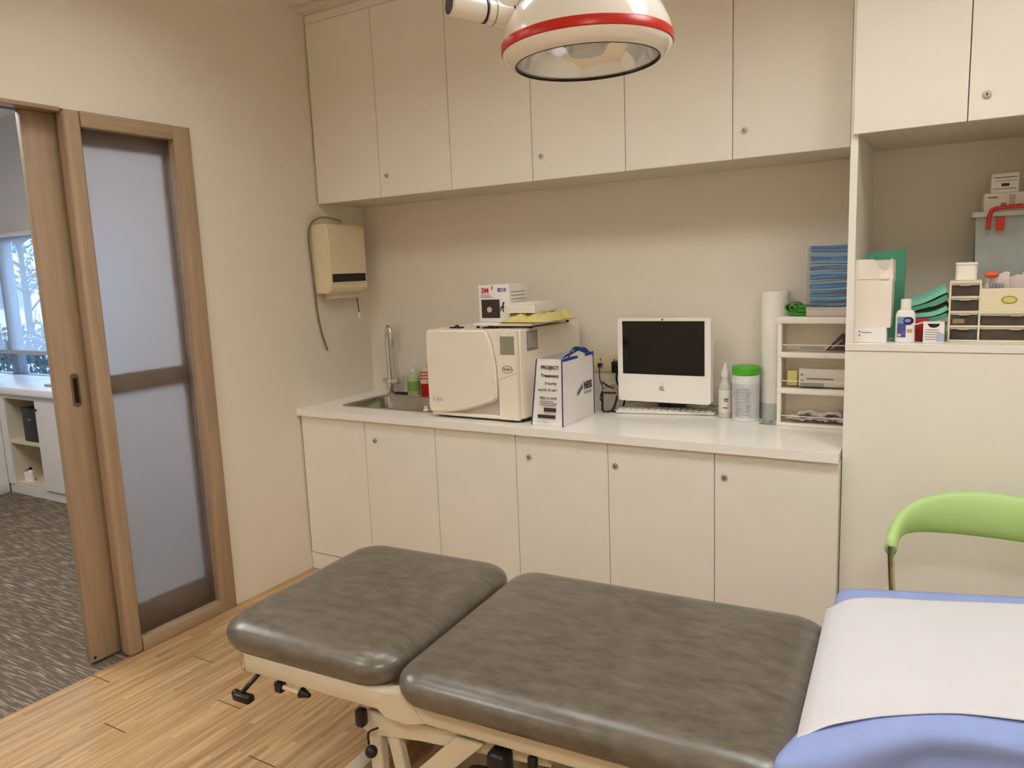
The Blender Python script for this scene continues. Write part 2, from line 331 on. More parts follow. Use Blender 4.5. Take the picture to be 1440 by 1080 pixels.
hh = B().prism(rrect(hy - .017, hy + .017, 1.105 - .012, 1.243 - .012, .016), .014, .0205, 'x', .002).obj('flush_handle', mat('bronze_pull', (.30, .22, .15), .3, 1.), d2, 'bronze flush pull handle')
B().prism(rrect(hy - .009, hy + .009, 1.12 - .012, 1.225 - .012, .0085), .0195, .0212, 'x').obj('recess', mat('dark_bronze', (.03, .02, .015), .35, .7), hh)
B().cyl((.017, -1.19 + oy, .02), (.021, -1.19 + oy, .02), .006, seg=12).obj('guide_pin', DARK, d2)
# cornice strip over the wall cabinets
struct(B().box((0, .20, 2.948), (XR, YB, ZC), .001).obj('trim_3', CREAM))
struct(B().box((XR, .02, 2.915), (4.3, YB, ZC), .001).obj('trim_4', CREAM))
# ceiling lamps (behind the camera's view)
for k, (lx, ly, sx, sy, pw) in enumerate(LIGHTS):
    f = B(); t = .03
    f.box((lx - sx/2 - t, ly - sy/2 - t, 2.945), (lx - sx/2, ly + sy/2 + t, ZC)).box((lx + sx/2, ly - sy/2 - t, 2.945), (lx + sx/2 + t, ly + sy/2 + t, ZC))
    f.box((lx - sx/2, ly - sy/2 - t, 2.945), (lx + sx/2, ly - sy/2, ZC)).box((lx - sx/2, ly + sy/2, 2.945), (lx + sx/2, ly + sy/2 + t, ZC))
    tr = struct(f.obj('trim_%d' % (5 + k), WHITE))

# ------------------------------------------------------------------ built-in cabinets
WL = .4476
def lock(par, x, z, y):
    k = B().cyl((x, y + .001, z), (x, y - .004, z), .0125, .0125, 20, .001).obj('lock', KNOBM, par, 'round metal lock')
    B().cyl((x, y - .0035, z), (x, y - .007, z), .0105, .009, 20, .001).obj('lock_ring', KNOBM, k)
    B().cyl((x, y - .006, z), (x, y - .0074, z), .0035, seg=12).box((x - .0012, y - .0078, z - .0065), (x + .0012, y - .0066, z + .0065)).obj('keyhole', mat('lock_core', (.10, .09, .08), .4, .5), k)
def base_cab(i, label, locks):
    xa = i * 2 * WL; xb = xa + 2 * WL
    if i == 0: xa += .004
    if i == 2: xb += .0005
    T = thing('base_cabinet', label, 'cabinet', (xa, .3, 0), 0, 'base cabinets under the worktop'); L = xb - xa; o = -.3
    c = B(); c.box((0, .022 + o, .096), (.018, .60 + o, .862)).box((L - .018, .022 + o, .096), (L, .60 + o, .862)).box((.018, .022 + o, .096), (L - .018, .60 + o, .114)).box((.018, .585 + o, .114), (L - .018, .60 + o, .862))
    c.obj('carcass', LAMD, T)
    B().box((0, .004 + o, 0), (L, .02 + o, .093)).obj('plinth', LAM, T)
    g = .0016
    for k in range(2):
        xl = k * WL + g if k else (.006 if i == 0 else g); xr = WL - g if k == 0 else L - g
        d = B().box((xl, 0 + o, .0985), (xr, .019 + o, .862), .0012, 1).obj('door', LAM, T)
        if k in locks: lock(d, xl + .066 if i < 2 else (xl + .031 if k == 0 else xl + .037), .766, 0 + o)
base_cab(0, 'cream base cabinet under the sink, beside the sliding door wall', (1,))
base_cab(1, 'cream base cabinet in the middle, under the sterilizer', (1,))
base_cab(2, 'cream base cabinet under the computer, with a lock on both doors', (0, 1))
# worktop with a cut-out for the sink
SX0, SX1, SY0, SY1 = .17, .80, .145, .50
wt = B()
for a, b in (((0.001, -.02), (SX0, YB - .001)), ((SX1, -.02), (XR - .005, YB - .001)), ((SX0, -.02), (SX1, SY0)), ((SX0, SY1), (SX1, YB - .001))):
    wt.box((a[0], a[1], .866), (b[0], b[1], .90))
wt.box((.001, -.0205, .8655), (XR - .006, -.0195, .9002))
tag(wt.obj('worktop', TOP, smooth=False), 'long glossy white worktop running from the door wall to the tall cabinet', 'worktop')
# sink
T = thing('sink', 'steel sink set into the worktop below the tall tap', 'sink', (.485, .32, .90))
ox, oyy = .485, .32
b = B(); t = .0015
r = [(SX0 + .004 - ox, SX1 - .004 - ox, SY0 + .004 - oyy, SY1 - .004 - oyy, -.002), (SX0 + .03 - ox, SX1 - .03 - ox, SY0 + .03 - oyy, SY1 - .03 - oyy, -.15)]
bm = b.bm
def ring(x0, x1, y0, y1, z, rad, n=6): return [bm.verts.new((p[0], p[1], z)) for p in rrect(x0, x1, y0, y1, rad, n)]
RS = [ring(SX0 - .010 - ox, SX1 + .010 - ox, SY0 - .010 - oyy, SY1 + .010 - oyy, .0015, .05), ring(SX0 - .010 - ox, SX1 + .010 - ox, SY0 - .010 - oyy, SY1 + .010 - oyy, .003, .05),
      ring(SX0 + .006 - ox, SX1 - .006 - ox, SY0 + .006 - oyy, SY1 - .006 - oyy, .003, .045), ring(SX0 + .012 - ox, SX1 - .012 - ox, SY0 + .012 - oyy, SY1 - .012 - oyy, -.006, .045),
      ring(SX0 + .02 - ox, SX1 - .02 - ox, SY0 + .02 - oyy, SY1 - .02 - oyy, -.14, .05), ring(SX0 + .05 - ox, SX1 - .05 - ox, SY0 + .05 - oyy, SY1 - .05 - oyy, -.155, .05)]
for A, D in zip(RS, RS[1:]):
    for k in range(len(A)): bm.faces.new((A[k], A[(k + 1) % len(A)], D[(k + 1) % len(A)], D[k]))
bm.faces.new(RS[-1]); bmesh.ops.recalc_face_normals(bm, faces=bm.faces)
b.obj('basin', STEEL, T)
B().cyl((0, .02, -.1545), (0, .02, -.152), .04, seg=24).cyl((0, .02, -.152), (0, .02, -.150), .022, seg=20).obj('drain', CHROME, T)
tag(B().lathe([(0, 0), (.016, 0), (.017, .004), (.010, .012), (.010, .02), (.013, .024), (0, .026)], 20, (.735, .155, .9035)).obj('sink_stopper', WHITE), 'small white stopper on the sink rim beside the sterilizer', 'stopper')
# tap
T = thing('tap', 'tall chrome gooseneck tap behind the sink', 'tap', (.18, .548, .90))
B().lathe([(0, 0), (.028, 0), (.028, .004), (.021, .010), (.020, .06), (.023, .062), (.023, .09), (.017, .094), (.015, .105), (0, .106)], 24).obj('tap_base', CHROME, T)
B().tube([(0, 0, .09), (-.002, 0, .20), (-.004, 0, .32), (.002, -.002, .368), (.016, -.010, .394), (.034, -.018, .384), (.044, -.024, .350), (.046, -.026, .318)], .0115, 12, rf=lambda u: 1.15 - .25 * u).obj('spout', CHROME, T)
B().cyl((.046, -.026, .325), (.0465, -.0262, .295), .013, .0135, 16, .002).obj('nozzle', KNOBM, T)
h = B().cyl((-.045, .0, .076), (.062, 0, .076), .017, .017, 20, .003).obj('valve', CHROME, T)
B().tube([(.058, 0, .085), (.062, 0, .11), (.060, -.002, .150)], .0045, 8).obj('lever', CHROME, h)
# soap bottles
def pump(name, label, loc, col, liq, hh, hcol):
    T = thing(name, label, 'bottle', loc, 0, None)
    B().lathe([(0, 0), (.036, 0), (.038, .004), (.038, hh), (.03, hh + .014), (.014, hh + .022), (.014, hh + .03), (0, hh + .03)], 24, sx=1, sy=.75).obj('bottle_body', liq, T)
    B().lathe([(0, .0), (.0385, 0), (.0385, hh * .55), (0, hh * .55)], 24, (0, 0, hh * .25), 1.005, .76).obj('wrap_label', col, T)
    B().cyl((0, 0, hh + .028), (0, 0, hh + .046), .0135, seg=16).cyl((0, 0, hh + .046), (0, 0, hh + .066), .004, seg=10).box((-.008, -.032, hh + .064), (.008, .008, hh + .074), .002).obj('pump_head', hcol, T)
pump('soap_bottle', 'green soap bottle with a pump behind the sink', (.347, .55, .90), mat('soap_green', srgb(140, 172, 92), .35), mat('soap_lime', srgb(176, 196, 138), .3), .105, WHITE)
T = thing('soap_bottle', 'red and white bottle half hidden behind the white sterilizer', 'bottle', (.44, .55, .90))
B().lathe([(0, 0), (.03, 0), (.032, .004), (.032, .075), (0, .075)], 24).obj('bottle_body', mat('soap_red', srgb(190, 40, 24), .3), T)
B().lathe([(0, .075), (.0315, .075), (.031, .10), (.028, .14), (.024, .152), (.014, .158), (.014, .185), (0, .186)], 24).obj('shoulder', mat('pinkish_plastic', srgb(236, 208, 190), .35), T)
b = B()
for z in (.10, .118, .136): b.lathe([(.0322, z), (.0322, z + .007)], 24)
b.obj('stripes', mat('label_red', srgb(200, 70, 50), .5), T)
tag(B().box((.21, .535, .9005), (.315, .575, .912), .004).obj('sponge', mat('dark_sponge', srgb(48, 46, 56), .9)), 'flat dark sponge lying behind the sink next to the tap', 'sponge')

# wall cabinets
def wall_cab(i, label):
    xa = i * 2 * WL + (.004 if i == 0 else 0); xb = (i + 1) * 2 * WL - (.022 if i == 2 else 0); L = xb - xa; y = .2484; o = -y
    T = thing('wall_cabinet', label, 'cabinet', (xa, y, 1.984), 0, 'wall cabinets over the worktop'); h = .96
    B().box((0, .020, 0), (.018, .36, h)).box((L - .018, .02, 0), (L, .36, h)).box((.018, .02, 0), (L - .018, .36, .018)).box((.018, .02, h - .045), (L - .018, .36, h)).box((.018, .345, .018), (L - .018, .36, h - .045)).obj('carcass', LAMD, T)
    B().box((0, .004, .9215), (L, .02, .9625)).obj('filler_strip', LAM, T)
    g = .0016
    for k in range(2):
        xl = WL + g if k else (.006 if i == 0 else g); xr = WL - g if k == 0 else L - g
        d = B().box((xl, 0, .0), (xr, .019, .918), .0012, 1).obj('door', LAM, T)
        if k: lock(d, xl + .043, .104, 0)
wall_cab(0, 'cream wall cabinet in the left corner, above the paper towel dispenser')
wall_cab(1, 'cream wall cabinet in the middle, partly behind the examination lamp')
wall_cab(2, 'cream wall cabinet above the computer, next to the tall cabinet')
# tall cabinet on the right with the open niche
T = thing('tall_cabinet', 'tall cream cabinet at the right with an open niche full of supplies', 'cabinet', (XR, .3, 0))
o = -.3; L = XE - XR
B().box((0, YR + o, ZN), (.024, .60 + o, 2.915), .001, 1).obj('side_panel', LAM, T)
B().box((L - .024, YR + o, ZN), (L, .60 + o, 2.915), .001, 1).obj('side_panel', LAM, T)
B().box((.0, YR + .02 + o, 0), (L, .60 + o, ZN - .026)).obj('carcass', LAMD, T)
B().box((.0, YR + o, .09), (L, YR + .0185 + o, ZN - .0265), .001, 1).obj('front_panel', LAM, T)
B().box((0, YR + .008 + o, 0), (L, YR + .0185 + o, .087)).obj('plinth', LAM, T)
B().box((0, YR - .003 + o, ZN - .025), (L, .60 + o, ZN), .001, 1).obj('shelf', LAM, T)
B().box((.024, .575 + o, ZN), (L - .024, .60 + o, 2.915)).obj('back_panel', CREAM, T)
B().box((.024, YR + .022 + o, ZRU + .002), (L - .024, .575 + o, 2.915)).obj('upper_carcass', LAMD, T)
for k in range(2):
    xl = .010 + k * .329; xr = xl + .326
    d = B().box((xl, YR - .018 + o, ZRU), (min(xr, L), YR + .0 + o, 2.912), .0012, 1).obj('door', LAM, T)
    if k: lock(d, xl + .047, 2.067, YR - .018 + o)

# paper towel dispenser on the left wall
T = thing('paper_towel_dispenser', 'cream paper towel dispenser on the wall in the corner, with a dark window', 'dispenser', (0, .325, 1.50))
B().prism([(0, 0), (.10, 0), (.122, .02), (.122, .34), (.105, .372), (0, .372)], -.145, .15, 'y', .006, 3).obj('housing', mat('dispenser_cream', srgb(228, 214, 182), .4), T)
B().box((.1225, -.128, .062), (.1245, .135, .106), .0008, 1).obj('window', mat('dispenser_window', srgb(22, 18, 22), .2), T)
B().box((.03, -.10, -.030), (.085, .12, .003), .006).obj('outlet', mat('dispenser_outlet', srgb(214, 204, 186), .5), T)
B().box((.122, -.132, .050), (.1235, .142, .054)).obj('seam', LAMD, T)
T = thing('brush', 'thin brush hanging below the paper towel dispenser', 'brush', (.07, .432, 1.52))
B().cyl((0, 0, -.03), (.0, .012, -.135), .0045, .0035, 10).obj('handle', mat('brush_brown', srgb(96, 74, 52), .5), T)
B().cyl((0, .012, -.135), (0, .015, -.165), .006, .008, 10).obj('bristles', PAPER, T)
b = B()
b.tube([(.118, .30, 1.886), (.09, .25, 1.905), (.05, .20, 1.905), (.02, .165, 1.87), (.012, .155, 1.80), (.012, .160, 1.68), (.012, .168, 1.55), (.012, .178, 1.40), (.012, .200, 1.28), (.012, .232, 1.19)], .0055, 8)
tag(b.obj('rubber_hose', mat('olive_hose', srgb(128, 118, 84), .5)), 'thin olive hose looped over the paper towel dispenser and hanging down the wall', 'hose')

# ------------------------------------------------------------------ things on the worktop
# sterilizer
T = thing('sterilizer', 'large white benchtop sterilizer with a curved door and small screen', 'sterilizer', (1.1, .32, .90))
ox, oy, oz = 1.1, .32, .90
def P(x, z): return (x - ox, z - oz)
AC = mat('sterilizer_shell', srgb(238, 228, 212), .38); ACG = mat('sterilizer_grey', srgb(196, 188, 176), .45)
B().prism([(.845 - ox, .11 - oy), (1.342 - ox, .072 - oy), (1.352 - ox, .088 - oy), (1.402 - ox, .572 - oy), (.845 - ox, .572 - oy)], .018, .425, 'z', .006, 3).obj('body', AC, T)
B().box((.86 - ox, .085 - oy, .003), (1.342 - ox, .55 - oy, .018)).obj('base', DARK, T)
for sx in (.90, 1.33):
    for sy in (.14, .52): B().cyl((sx - ox, sy - oy, 0), (sx - ox, sy - oy, .004), .016, seg=14).obj('foot', RUB, T)
curve = [(1.178, 1.325), (1.198, 1.285), (1.212, 1.235), (1.221, 1.18), (1.226, 1.12), (1.227, 1.06), (1.224, 1.005)]
low = [(1.19, .988), (1.12, .965), (1.05, .948), (.97, .934), (.91, .928), (.85, .926)]
door = [P(*q) for q in [(.838, 1.30), (.846, 1.325)] + curve + low + [(.84, .94)]]
dr = B().prism(door, .040 - oy, .10 - oy, 'y', .010, 3).obj('door', AC, T)
text('brand_mark', 'Lisa', .038, mat('faint_print', srgb(196, 182, 164), .5), dr, (.868 - ox, .0392 - oy, .985 - oz), FACE)
lowp = [P(*q) for q in [(.842, .905), (1.335, .905), (1.335, .938), (1.228, .938), (1.228, 1.03), (1.14, .99), (.842, .962)]]
B().prism([P(*q) for q in [(.845, .908), (1.332, .908), (1.332, .99), (1.215, 1.02), (.845, .955)]], .073 - oy, .12 - oy, 'y', .004).obj('lower_grille', ACG, T)
B().box((.845 - ox, .058 - oy, .012), (1.335 - ox, .12 - oy, .028), .006).obj('front_lip', AC, T)
pn = B().prism([P(*q) for q in [(1.182, 1.322), (1.338, 1.322), (1.336, .912), (1.232, .912), (1.232, 1.06), (1.225, 1.18), (1.205, 1.27)]], .055 - oy, .12 - oy, 'y', .004).obj('control_panel', AC, T)
sc_ = B().box((1.250 - ox, .0535 - oy, 1.213 - oz), (1.324 - ox, .056 - oy, 1.296 - oz), .0006, 1).obj('display', mat('lcd_grey', srgb(146, 146, 122), .3), pn, 'grey green display')
B().box((1.256 - ox, .0528 - oy, 1.280 - oz), (1.318 - ox, .054 - oy, 1.283 - oz)).obj('display_line', INKG, sc_)
b = B(); b.lathe([(.024, 0), (.028, 0), (.028, .001), (.024, .001)], 32, (1.284 - ox, .0545 - oy, 1.146 - oz), 1, .62, Matrix.Rotation(pi / 2, 4, 'X')); b.obj('oval_ring', INKG, pn)
text('badge', 'W&H', .017, INK, pn, (1.284 - ox, .0543 - oy, 1.1405 - oz), FACE, align='CENTER')
B().tube([(1.237 - ox, .0545 - oy, 1.098 - oz), (1.337 - ox, .0545 - oy, 1.134 - oz)], .0016, 6).obj('seam', LAMD, pn)
for xx in (.965, 1.155):
    B().box((xx - ox - .035, .115 - oy, .425), (xx - ox + .035, .145 - oy, .432), .003).lathe([(.014, .43), (.008, .44), (0, .441)], 12, (xx - ox, .13 - oy, 0)).obj('top_catch', DARK, T)
side = lambda y: 1.352 + (y - .088) * .05 / .484
st = B().prism([(side(.115) - ox - .003, .115 - oy), (side(.115) - ox + .0012, .115 - oy), (side(.200) - ox + .0012, .200 - oy), (side(.200) - ox - .003, .200 - oy)], 1.225 - oz, 1.315 - oz, 'z').obj('rating_label', mat('label_grey', srgb(150, 140, 136), .5), T)
b = B()
for k in range(7): b.box((side(.126 + k * .010) - ox, .125 - oy + k * .010, 1.238 - oz), (side(.126 + k * .010) - ox + .002, .128 - oy + k * .010, 1.304 - oz))
b.obj('label_lines', mat('pale_print', srgb(206, 198, 192), .5), st)
# tray on the sterilizer
T = thing('tray', 'flat white tray raised on top of the sterilizer', 'tray', (1.22, .32, 1.325))
B().box((-.155, -.20, .012), (.16, .215, .026), .004).obj('tray_plate', WHITE, T)
for sx in (-.14, .145):
    for sy in (-.18, .19): B().cyl((sx, sy, 0), (sx, sy, .013), .008, seg=12).obj('foot', DARK, T)
# respirator box
T = thing('respirator_box', 'white respirator carton with a mask photo, standing on the sterilizer', 'box', (1.13, .30, 1.351), .0)
B().box((-.085, -.09, 0), (.085, .085, .172), .0015).obj('carton', CARD, T)
f = -.0905
im = B().box((-.07, f - .0005, .016), (.032, f + .001, .104)).obj('photo_panel', mat('mask_photo', srgb(58, 46, 40), .5), T)
B().sphere((-.026, f + .010, .056), .038, (.98, .30, .98)).obj('mask_picture', mat('mask_picture_grey', srgb(196, 188, 178), .6), im)
B().tube([(.0, f - .001, .085), (.03, f - .001, .068), (.058, f - .001, .066)], .0022, 6).tube([(.035, f - .001, .05), (.045, f - .001, .07), (.058, f - .001, .088)], .0022, 6).tube([(.05, f - .001, .045), (.052, f - .001, .092)], .003, 6).obj('strap_picture', INK, T)
text('logo', '3M', .034, mat('logo_red', srgb(210, 40, 40), .5), T, (-.07, f, .135), FACE, bold=.0015)
text('model_mark', '8210', .024, mat('print_blue', srgb(48, 70, 130), .5), T, (.022, f, .140), FACE, bold=.001)
b = B()
for k in range(3): b.box((-.072, f - .0004, .112 + k * .0065), (-.004 - .008 * k, f + .0005, .1145 + k * .0065))
b.obj('small_print', INKG, T)
B().box((-.012, f - .0004, .148), (-.004, f + .0005, .168)).obj('hang_mark', INKG, T)
b = B()
for k in range(6): b.box((.0848, -.07, .05 + k * .017), (.0856, .06, .054 + k * .017))
b.obj('side_print', INKG, T)
B().box((-.02, -.08, .1715), (.08, .075, .174), .001).obj('lid_flap', CARD, T)
# yellow sealed bag and papers
T = thing('yellow_bag', 'crumpled yellow plastic bag lying flat on the sterilizer under a stack of papers', 'bag', (1.30, .28, 1.351))
def yb(u, v):
    e = min(1, 6 * min(u, 1 - u)) * min(1, 6 * min(v, 1 - v))
    return (-.09 + u * .25 + .006 * sin(17 * v), -.17 + v * .34, .004 + e * (.034 + .006 * sin(21 * u + 3 * v) + .005 * sin(13 * v * 2)))
T2 = B().grid(yb, 26, 30).grid(lambda u, v: (-.09 + u * .25, -.17 + v * .34, .002), 2, 2).obj('bag_body', mat('yellow_film', srgb(224, 210, 134), .3, var=.1, vscale=30), T)
for k in range(5):
    zz = 1.393 + k * .0092
    p = B(); off = random.uniform(-.006, .006)
    p.box((-.075 + off, -.10, 0), (.075 + off, .10, .0086), .001, 1)
    q = p.obj('paper_pad', PAPER); q.location = (1.305, .265, zz); q.rotation_euler = (0, 0, random.uniform(-.06, .06))
    tag(q, 'white paper pad in the stack on the yellow bag, ' + ['lowest of the five', 'second from the bottom', 'in the middle of the five', 'second from the top', 'topmost of the five'][k], 'paper', 'paper pads on the sterilizer')
# carrier bag
T = thing('carrier_bag', 'white paper-like carrier bag with blue trim and handles beside the sterilizer', 'bag', (1.482, .215, .901))
ox, oy, oz = 1.482, .215, .901
BAGW = mat('bag_white', srgb(236, 232, 230), .5, bump=.05, bscale=40)
NAVY = mat('navy_trim', srgb(44, 54, 96), .5)
y0, y1 = .055 - oy, .385 - oy; x0, x1 = 1.40 - ox, 1.556 - ox; H = .298
def wallq(a, b_, c, d, n=10, wob=.003):
    a, b_, c, d = map(Vector, (a, b_, c, d))
    return lambda u, v: (a.lerp(b_, u)).lerp(d.lerp(c, u), v) + Vector((wob * sin(6 * u + 4 * v), wob * sin(5 * v + 3 * u), 0)) * (4 * u * (1 - u))
pts = [(x0, y0), (x1, y0), (x1, y1), (x0, y1)]; tp = [(x0 + .036, y0 + .0), (x1 + .004, y0 + .0), (x1, y1), (x0 + .036, y1)]
g = B()
for k in range(4):
    k2 = (k + 1) % 4; g.grid(wallq((*pts[k], 0), (*pts[k2], 0), (*tp[k2], H), (*tp[k], H)), 10, 10, .0012)
g.box((x0, y0, .0), (x1, y1, .002)); body = g.obj('bag_body', BAGW, T)
for k in range(4):
    B().tube([(*pts[k], 0), (*tp[k], H)], .0032, 6, False).obj('piping', NAVY, T, 'navy blue edge piping')
b = B()
for s, q in ((0, x1 + .002), ): b.tube([(q, y0 + .06, H - .01), (q - .005, y0 + .10, H + .018), (q - .02, y0 + .17, H + .030), (q - .01, y0 + .24, H + .014), (q, y0 + .29, H - .01)], .010, 8, flat=.3)
b.obj('handle', mat('handle_blue', srgb(24, 74, 150), .5), T)
b = B(); b.tube([(x1 - .012, y0 + .03, H - .012), (x1 - .016, y0 + .07, H + .004), (x1 - .028, y0 + .16, H + .008), (x1 - .016, y0 + .25, H + .020), (x1 - .012, y0 + .31, H - .012)], .010, 8, flat=.3)
b.obj('handle', mat('handle_blue', srgb(24, 74, 150), .5), T)
B().box((x1 - .002, y0 + .002, H - .014), (x1 + .0035, y1, H), .001, 1).obj('rim_band', mat('handle_blue', srgb(24, 74, 150), .5), T)
fy = y0 - .0042
for s, sz, xx, zz, mm in (('PROJECT', .022, .146, .254, INK), ('Treatment', .020, .143, .219, INK), ('Security', .018, .134, .186, INKG), ('world of care', .018, .138, .157, INKG), ('Make it count', .015, .132, .122, INKG)):
    text('print', s, sz, mm, T, (x0 + xx, fy, zz), FACE, align='RIGHT', bold=.0005)
b = B()
for k, (a, c) in enumerate(((.012, .072), (.02, .078), (.012, .06))): b.box((x0 + .042 + a * .3, fy, .092 + k * .008), (x0 + .044 + c * 1.15, fy + .0006, .0955 + k * .008))
b.obj('fine_print', INKG, T)
B().box((x0 + .066, fy, .064), (x0 + .126, fy + .0006, .082)).box((x0 + .034, fy, .034), (x0 + .122, fy + .0006, .050)).obj('print_block', INK, T)
B().box((x0 + .03, fy, .016), (x0 + .09, fy + .0006, .018)).obj('fine_print', INKG, T)
text('logo_text', 'NESS', .046, INK, T, (x1 + .005, y0 + .215, .135), FACER, xs=.85, bold=.0016)
text('logo_subtext', 'Authentic', .020, INKG, T, (x1 + .005, y0 + .215, .112), FACER)
b = B()
for a in range(5): b.box((x1 + .0035, y0 + .150 + a * .011, .115 + .006 * a), (x1 + .0045, y0 + .157 + a * .011, .132 + .007 * a))
b.obj('logo_mark', INK, T)
# sockets and cables
T = thing('wall_socket', 'cream double wall socket behind the carrier bag', 'socket', (1.535, YB - .001, 1.115))
B().box((-.075, -.010, -.045), (.075, 0, .045), .003).obj('plate', CREAMP, T)
for sx in (-.037, .037):
    b = B()
    for dx, dz, ww, h2 in ((0, .016, .0025, .006), (-.010, -.008, .004, .0025), (.010, -.008, .004, .0025)): b.box((sx + dx - ww, -.0108, dz - h2), (sx + dx + ww, -.0098, dz + h2))
    b.obj('pin_holes', DARK, T)
for sx in (-.06, .06): B().box((sx - .006, -.013, .022), (sx + .006, -.009, .036), .001).obj('switch', WHITE, T)
T = thing('power_plug', 'black plug with its lead in the socket beside the computer', 'plug', (1.60, .596, 1.10))
B().box((-.028, -.040, -.03), (.028, .002, .03), .007).obj('plug_body', DARK, T)
B().tube([(0, -.03, -.028), (.003, -.045, -.06), (.02, -.05, -.10), (.04, -.04, -.15), (.03, -.03, -.192)], .005, 8).obj('lead', RUB, T)
T = thing('network_plug', 'small black plug with thin lead low on the wall socket', 'plug', (1.50, .598, 1.105))
B().box((-.010, -.022, -.010), (.010, .0, .010), .003).obj('plug_body', DARK, T)
B().tube([(0, -.02, -.008), (.005, -.03, -.03), (.012, -.04, -.07), (.03, -.05, -.11), (.02, -.06, -.16), (.06, -.08, -.197)], .003, 8).obj('lead', RUB, T)
T = thing('power_adapter', 'clear bagged adapter with black leads beside the carrier bag', 'adapter', (1.606, .47, .901), .3)
B().prism([(-.038, 0), (.022, 0), (.036, .09), (.014, .13), (-.036, .115)], -.03, .03, 'y', .006).obj('film_pouch', film_mat('pouch_film', srgb(190, 180, 165), .55), T)
B().box((-.028, -.02, .006), (.016, .02, .07), .006).obj('adapter_body', mat('adapter_grey', srgb(120, 108, 96), .5), T)
B().tube([(-.036, -.033, .145), (-.02, -.04, .135), (.0, -.035, .122), (.02, -.035, .115)], .0045, 8).tube([(-.030, -.036, .095), (.030, -.036, .093)], .0045, 8, False).tube([(-.036, -.034, .10), (-.037, -.035, .05), (-.034, -.034, .005), (.0, -.036, .004), (.02, -.034, .03), (.034, -.030, .08)], .0045, 8).obj('lead', RUB, T)
tag(B().tube([(1.57, .455, .905), (1.66, .44, .904), (1.72, .50, .905), (1.80, .53, .905)], .004, 8).obj('cable', RUB), 'black cable lying on the worktop and running behind the computer', 'cable')
# computer
T = thing('computer', 'white all-in-one computer with a black screen', 'computer', (1.873, .48, .90))
bx0, bx1 = 1.653 - 1.873, 2.093 - 1.873
bd = B().prism(rrect(bx0, bx1, .059, .447, .014), -.028, .020, 'y', .004, 2).obj('body', mat('computer_white', srgb(240, 236, 230), .22), T)
B().box((1.6785 - 1.873, -.0295, .188), (2.0665 - 1.873, -.0275, .434), .0006, 1).obj('screen', SCREEN, T)
B().cyl((0, -.0295, .4405), (0, -.027, .4405), .0045, seg=14).obj('camera', DARK, T)
ap = []
for k in range(28):
    a = 2 * pi * k / 28; rr = .015 * (1 + .10 * cos(2 * a) - (.16 * max(0, sin(a)) ** 6) - (.10 * max(0, -sin(a)) ** 8)); ap.append((-.004 + rr * cos(a) * .92, .125 + rr * sin(a)))
# bite on the right side
ap = [((x - .006) if (x > .005 and abs(z - .128) < .007) else x, z) for x, z in ap]
B().prism(ap, -.0292, -.0275, 'y').prism([(-.004, .1415), (.0, .149), (.004, .151), (.003, .145)], -.0292, -.0275, 'y').obj('logo', mat('logo_silver', srgb(176, 172, 168), .3), T)
B().prism([(.095, 0), (.125, 0), (.125, .006), (.115, .012), (.095, .010)], -.09, .09, 'x', .001).obj('stand_foot', mat('stand_alu', (.6, .6, .58), .3, 1.), T)
B().prism([(.10, .010), (.112, .010), (.05, .26), (.018, .26), (.018, .22)], -.07, .07, 'x', .002).obj('stand_neck', mat('stand_alu', (.6, .6, .58), .3, 1.), T)
q = B().grid(lambda u, v: (-.21 + .43 * u, -.03 + .06 * v + .01 * u, .018 + .022 * sin(pi * u) * (1 - v) + .004 * sin(9 * u)), 20, 6, .002).obj('clear_sleeve', TEALF)
q.location = (1.873, .545, .915); tag(q, 'teal tinted clear plastic sleeve lying under the computer', 'sleeve')
T = thing('keyboard', 'white keyboard lying in front of the computer', 'keyboard', (1.862, .515, .9005), .20)
B().prism(rrect(-.23, .23, -.048, .048, .016), .002, .013, 'z', .003, 2).obj('case', mat('keyboard_white', srgb(238, 234, 226), .3), T)
for r_ in range(5):
    for c_ in range(15):
        B().box((-.217 + c_ * .029, -.037 + r_ * .0155, .013), (-.217 + c_ * .029 + .025, -.037 + r_ * .0155 + .0125, .018), .002, 1).obj('key', WHITE, T)
for k, sx in enumerate((-.2, .2)): B().box((sx - .01, -.03, 0), (sx + .01, .03, .0025)).obj('foot', GREY, T)
# spray bottle
T = thing('spray_bottle', 'small pale bottle with a pointed cap, left of the green-lidded wipes tub', 'bottle', (2.146, .50, .9005))
B().lathe([(0, 0), (.026, 0), (.029, .003), (.029, .135), (.026, .150), (.018, .165), (.018, .182), (0, .182)], 28).obj('bottle_body', film_mat('pale_bottle', srgb(222, 218, 208), .75), T)
B().lathe([(.0295, .0), (.0295, .10)], 28, (0, 0, .025)).obj('wrap_label', mat('bottle_label', srgb(226, 220, 210), .5), T)
B().box((.0, -.0302, .085), (.020, -.0275, .089)).box((.0, -.0302, .076), (.018, -.0275, .080)).box((-.004, -.0302, .045), (.018, -.0275, .049)).obj('label_print', INK, T)
B().lathe([(0, .181), (.019, .181), (.019, .20), (.010, .225), (.006, .245), (0, .246)], 20).obj('cap', mat('pale_cap', srgb(226, 212, 206), .35), T)
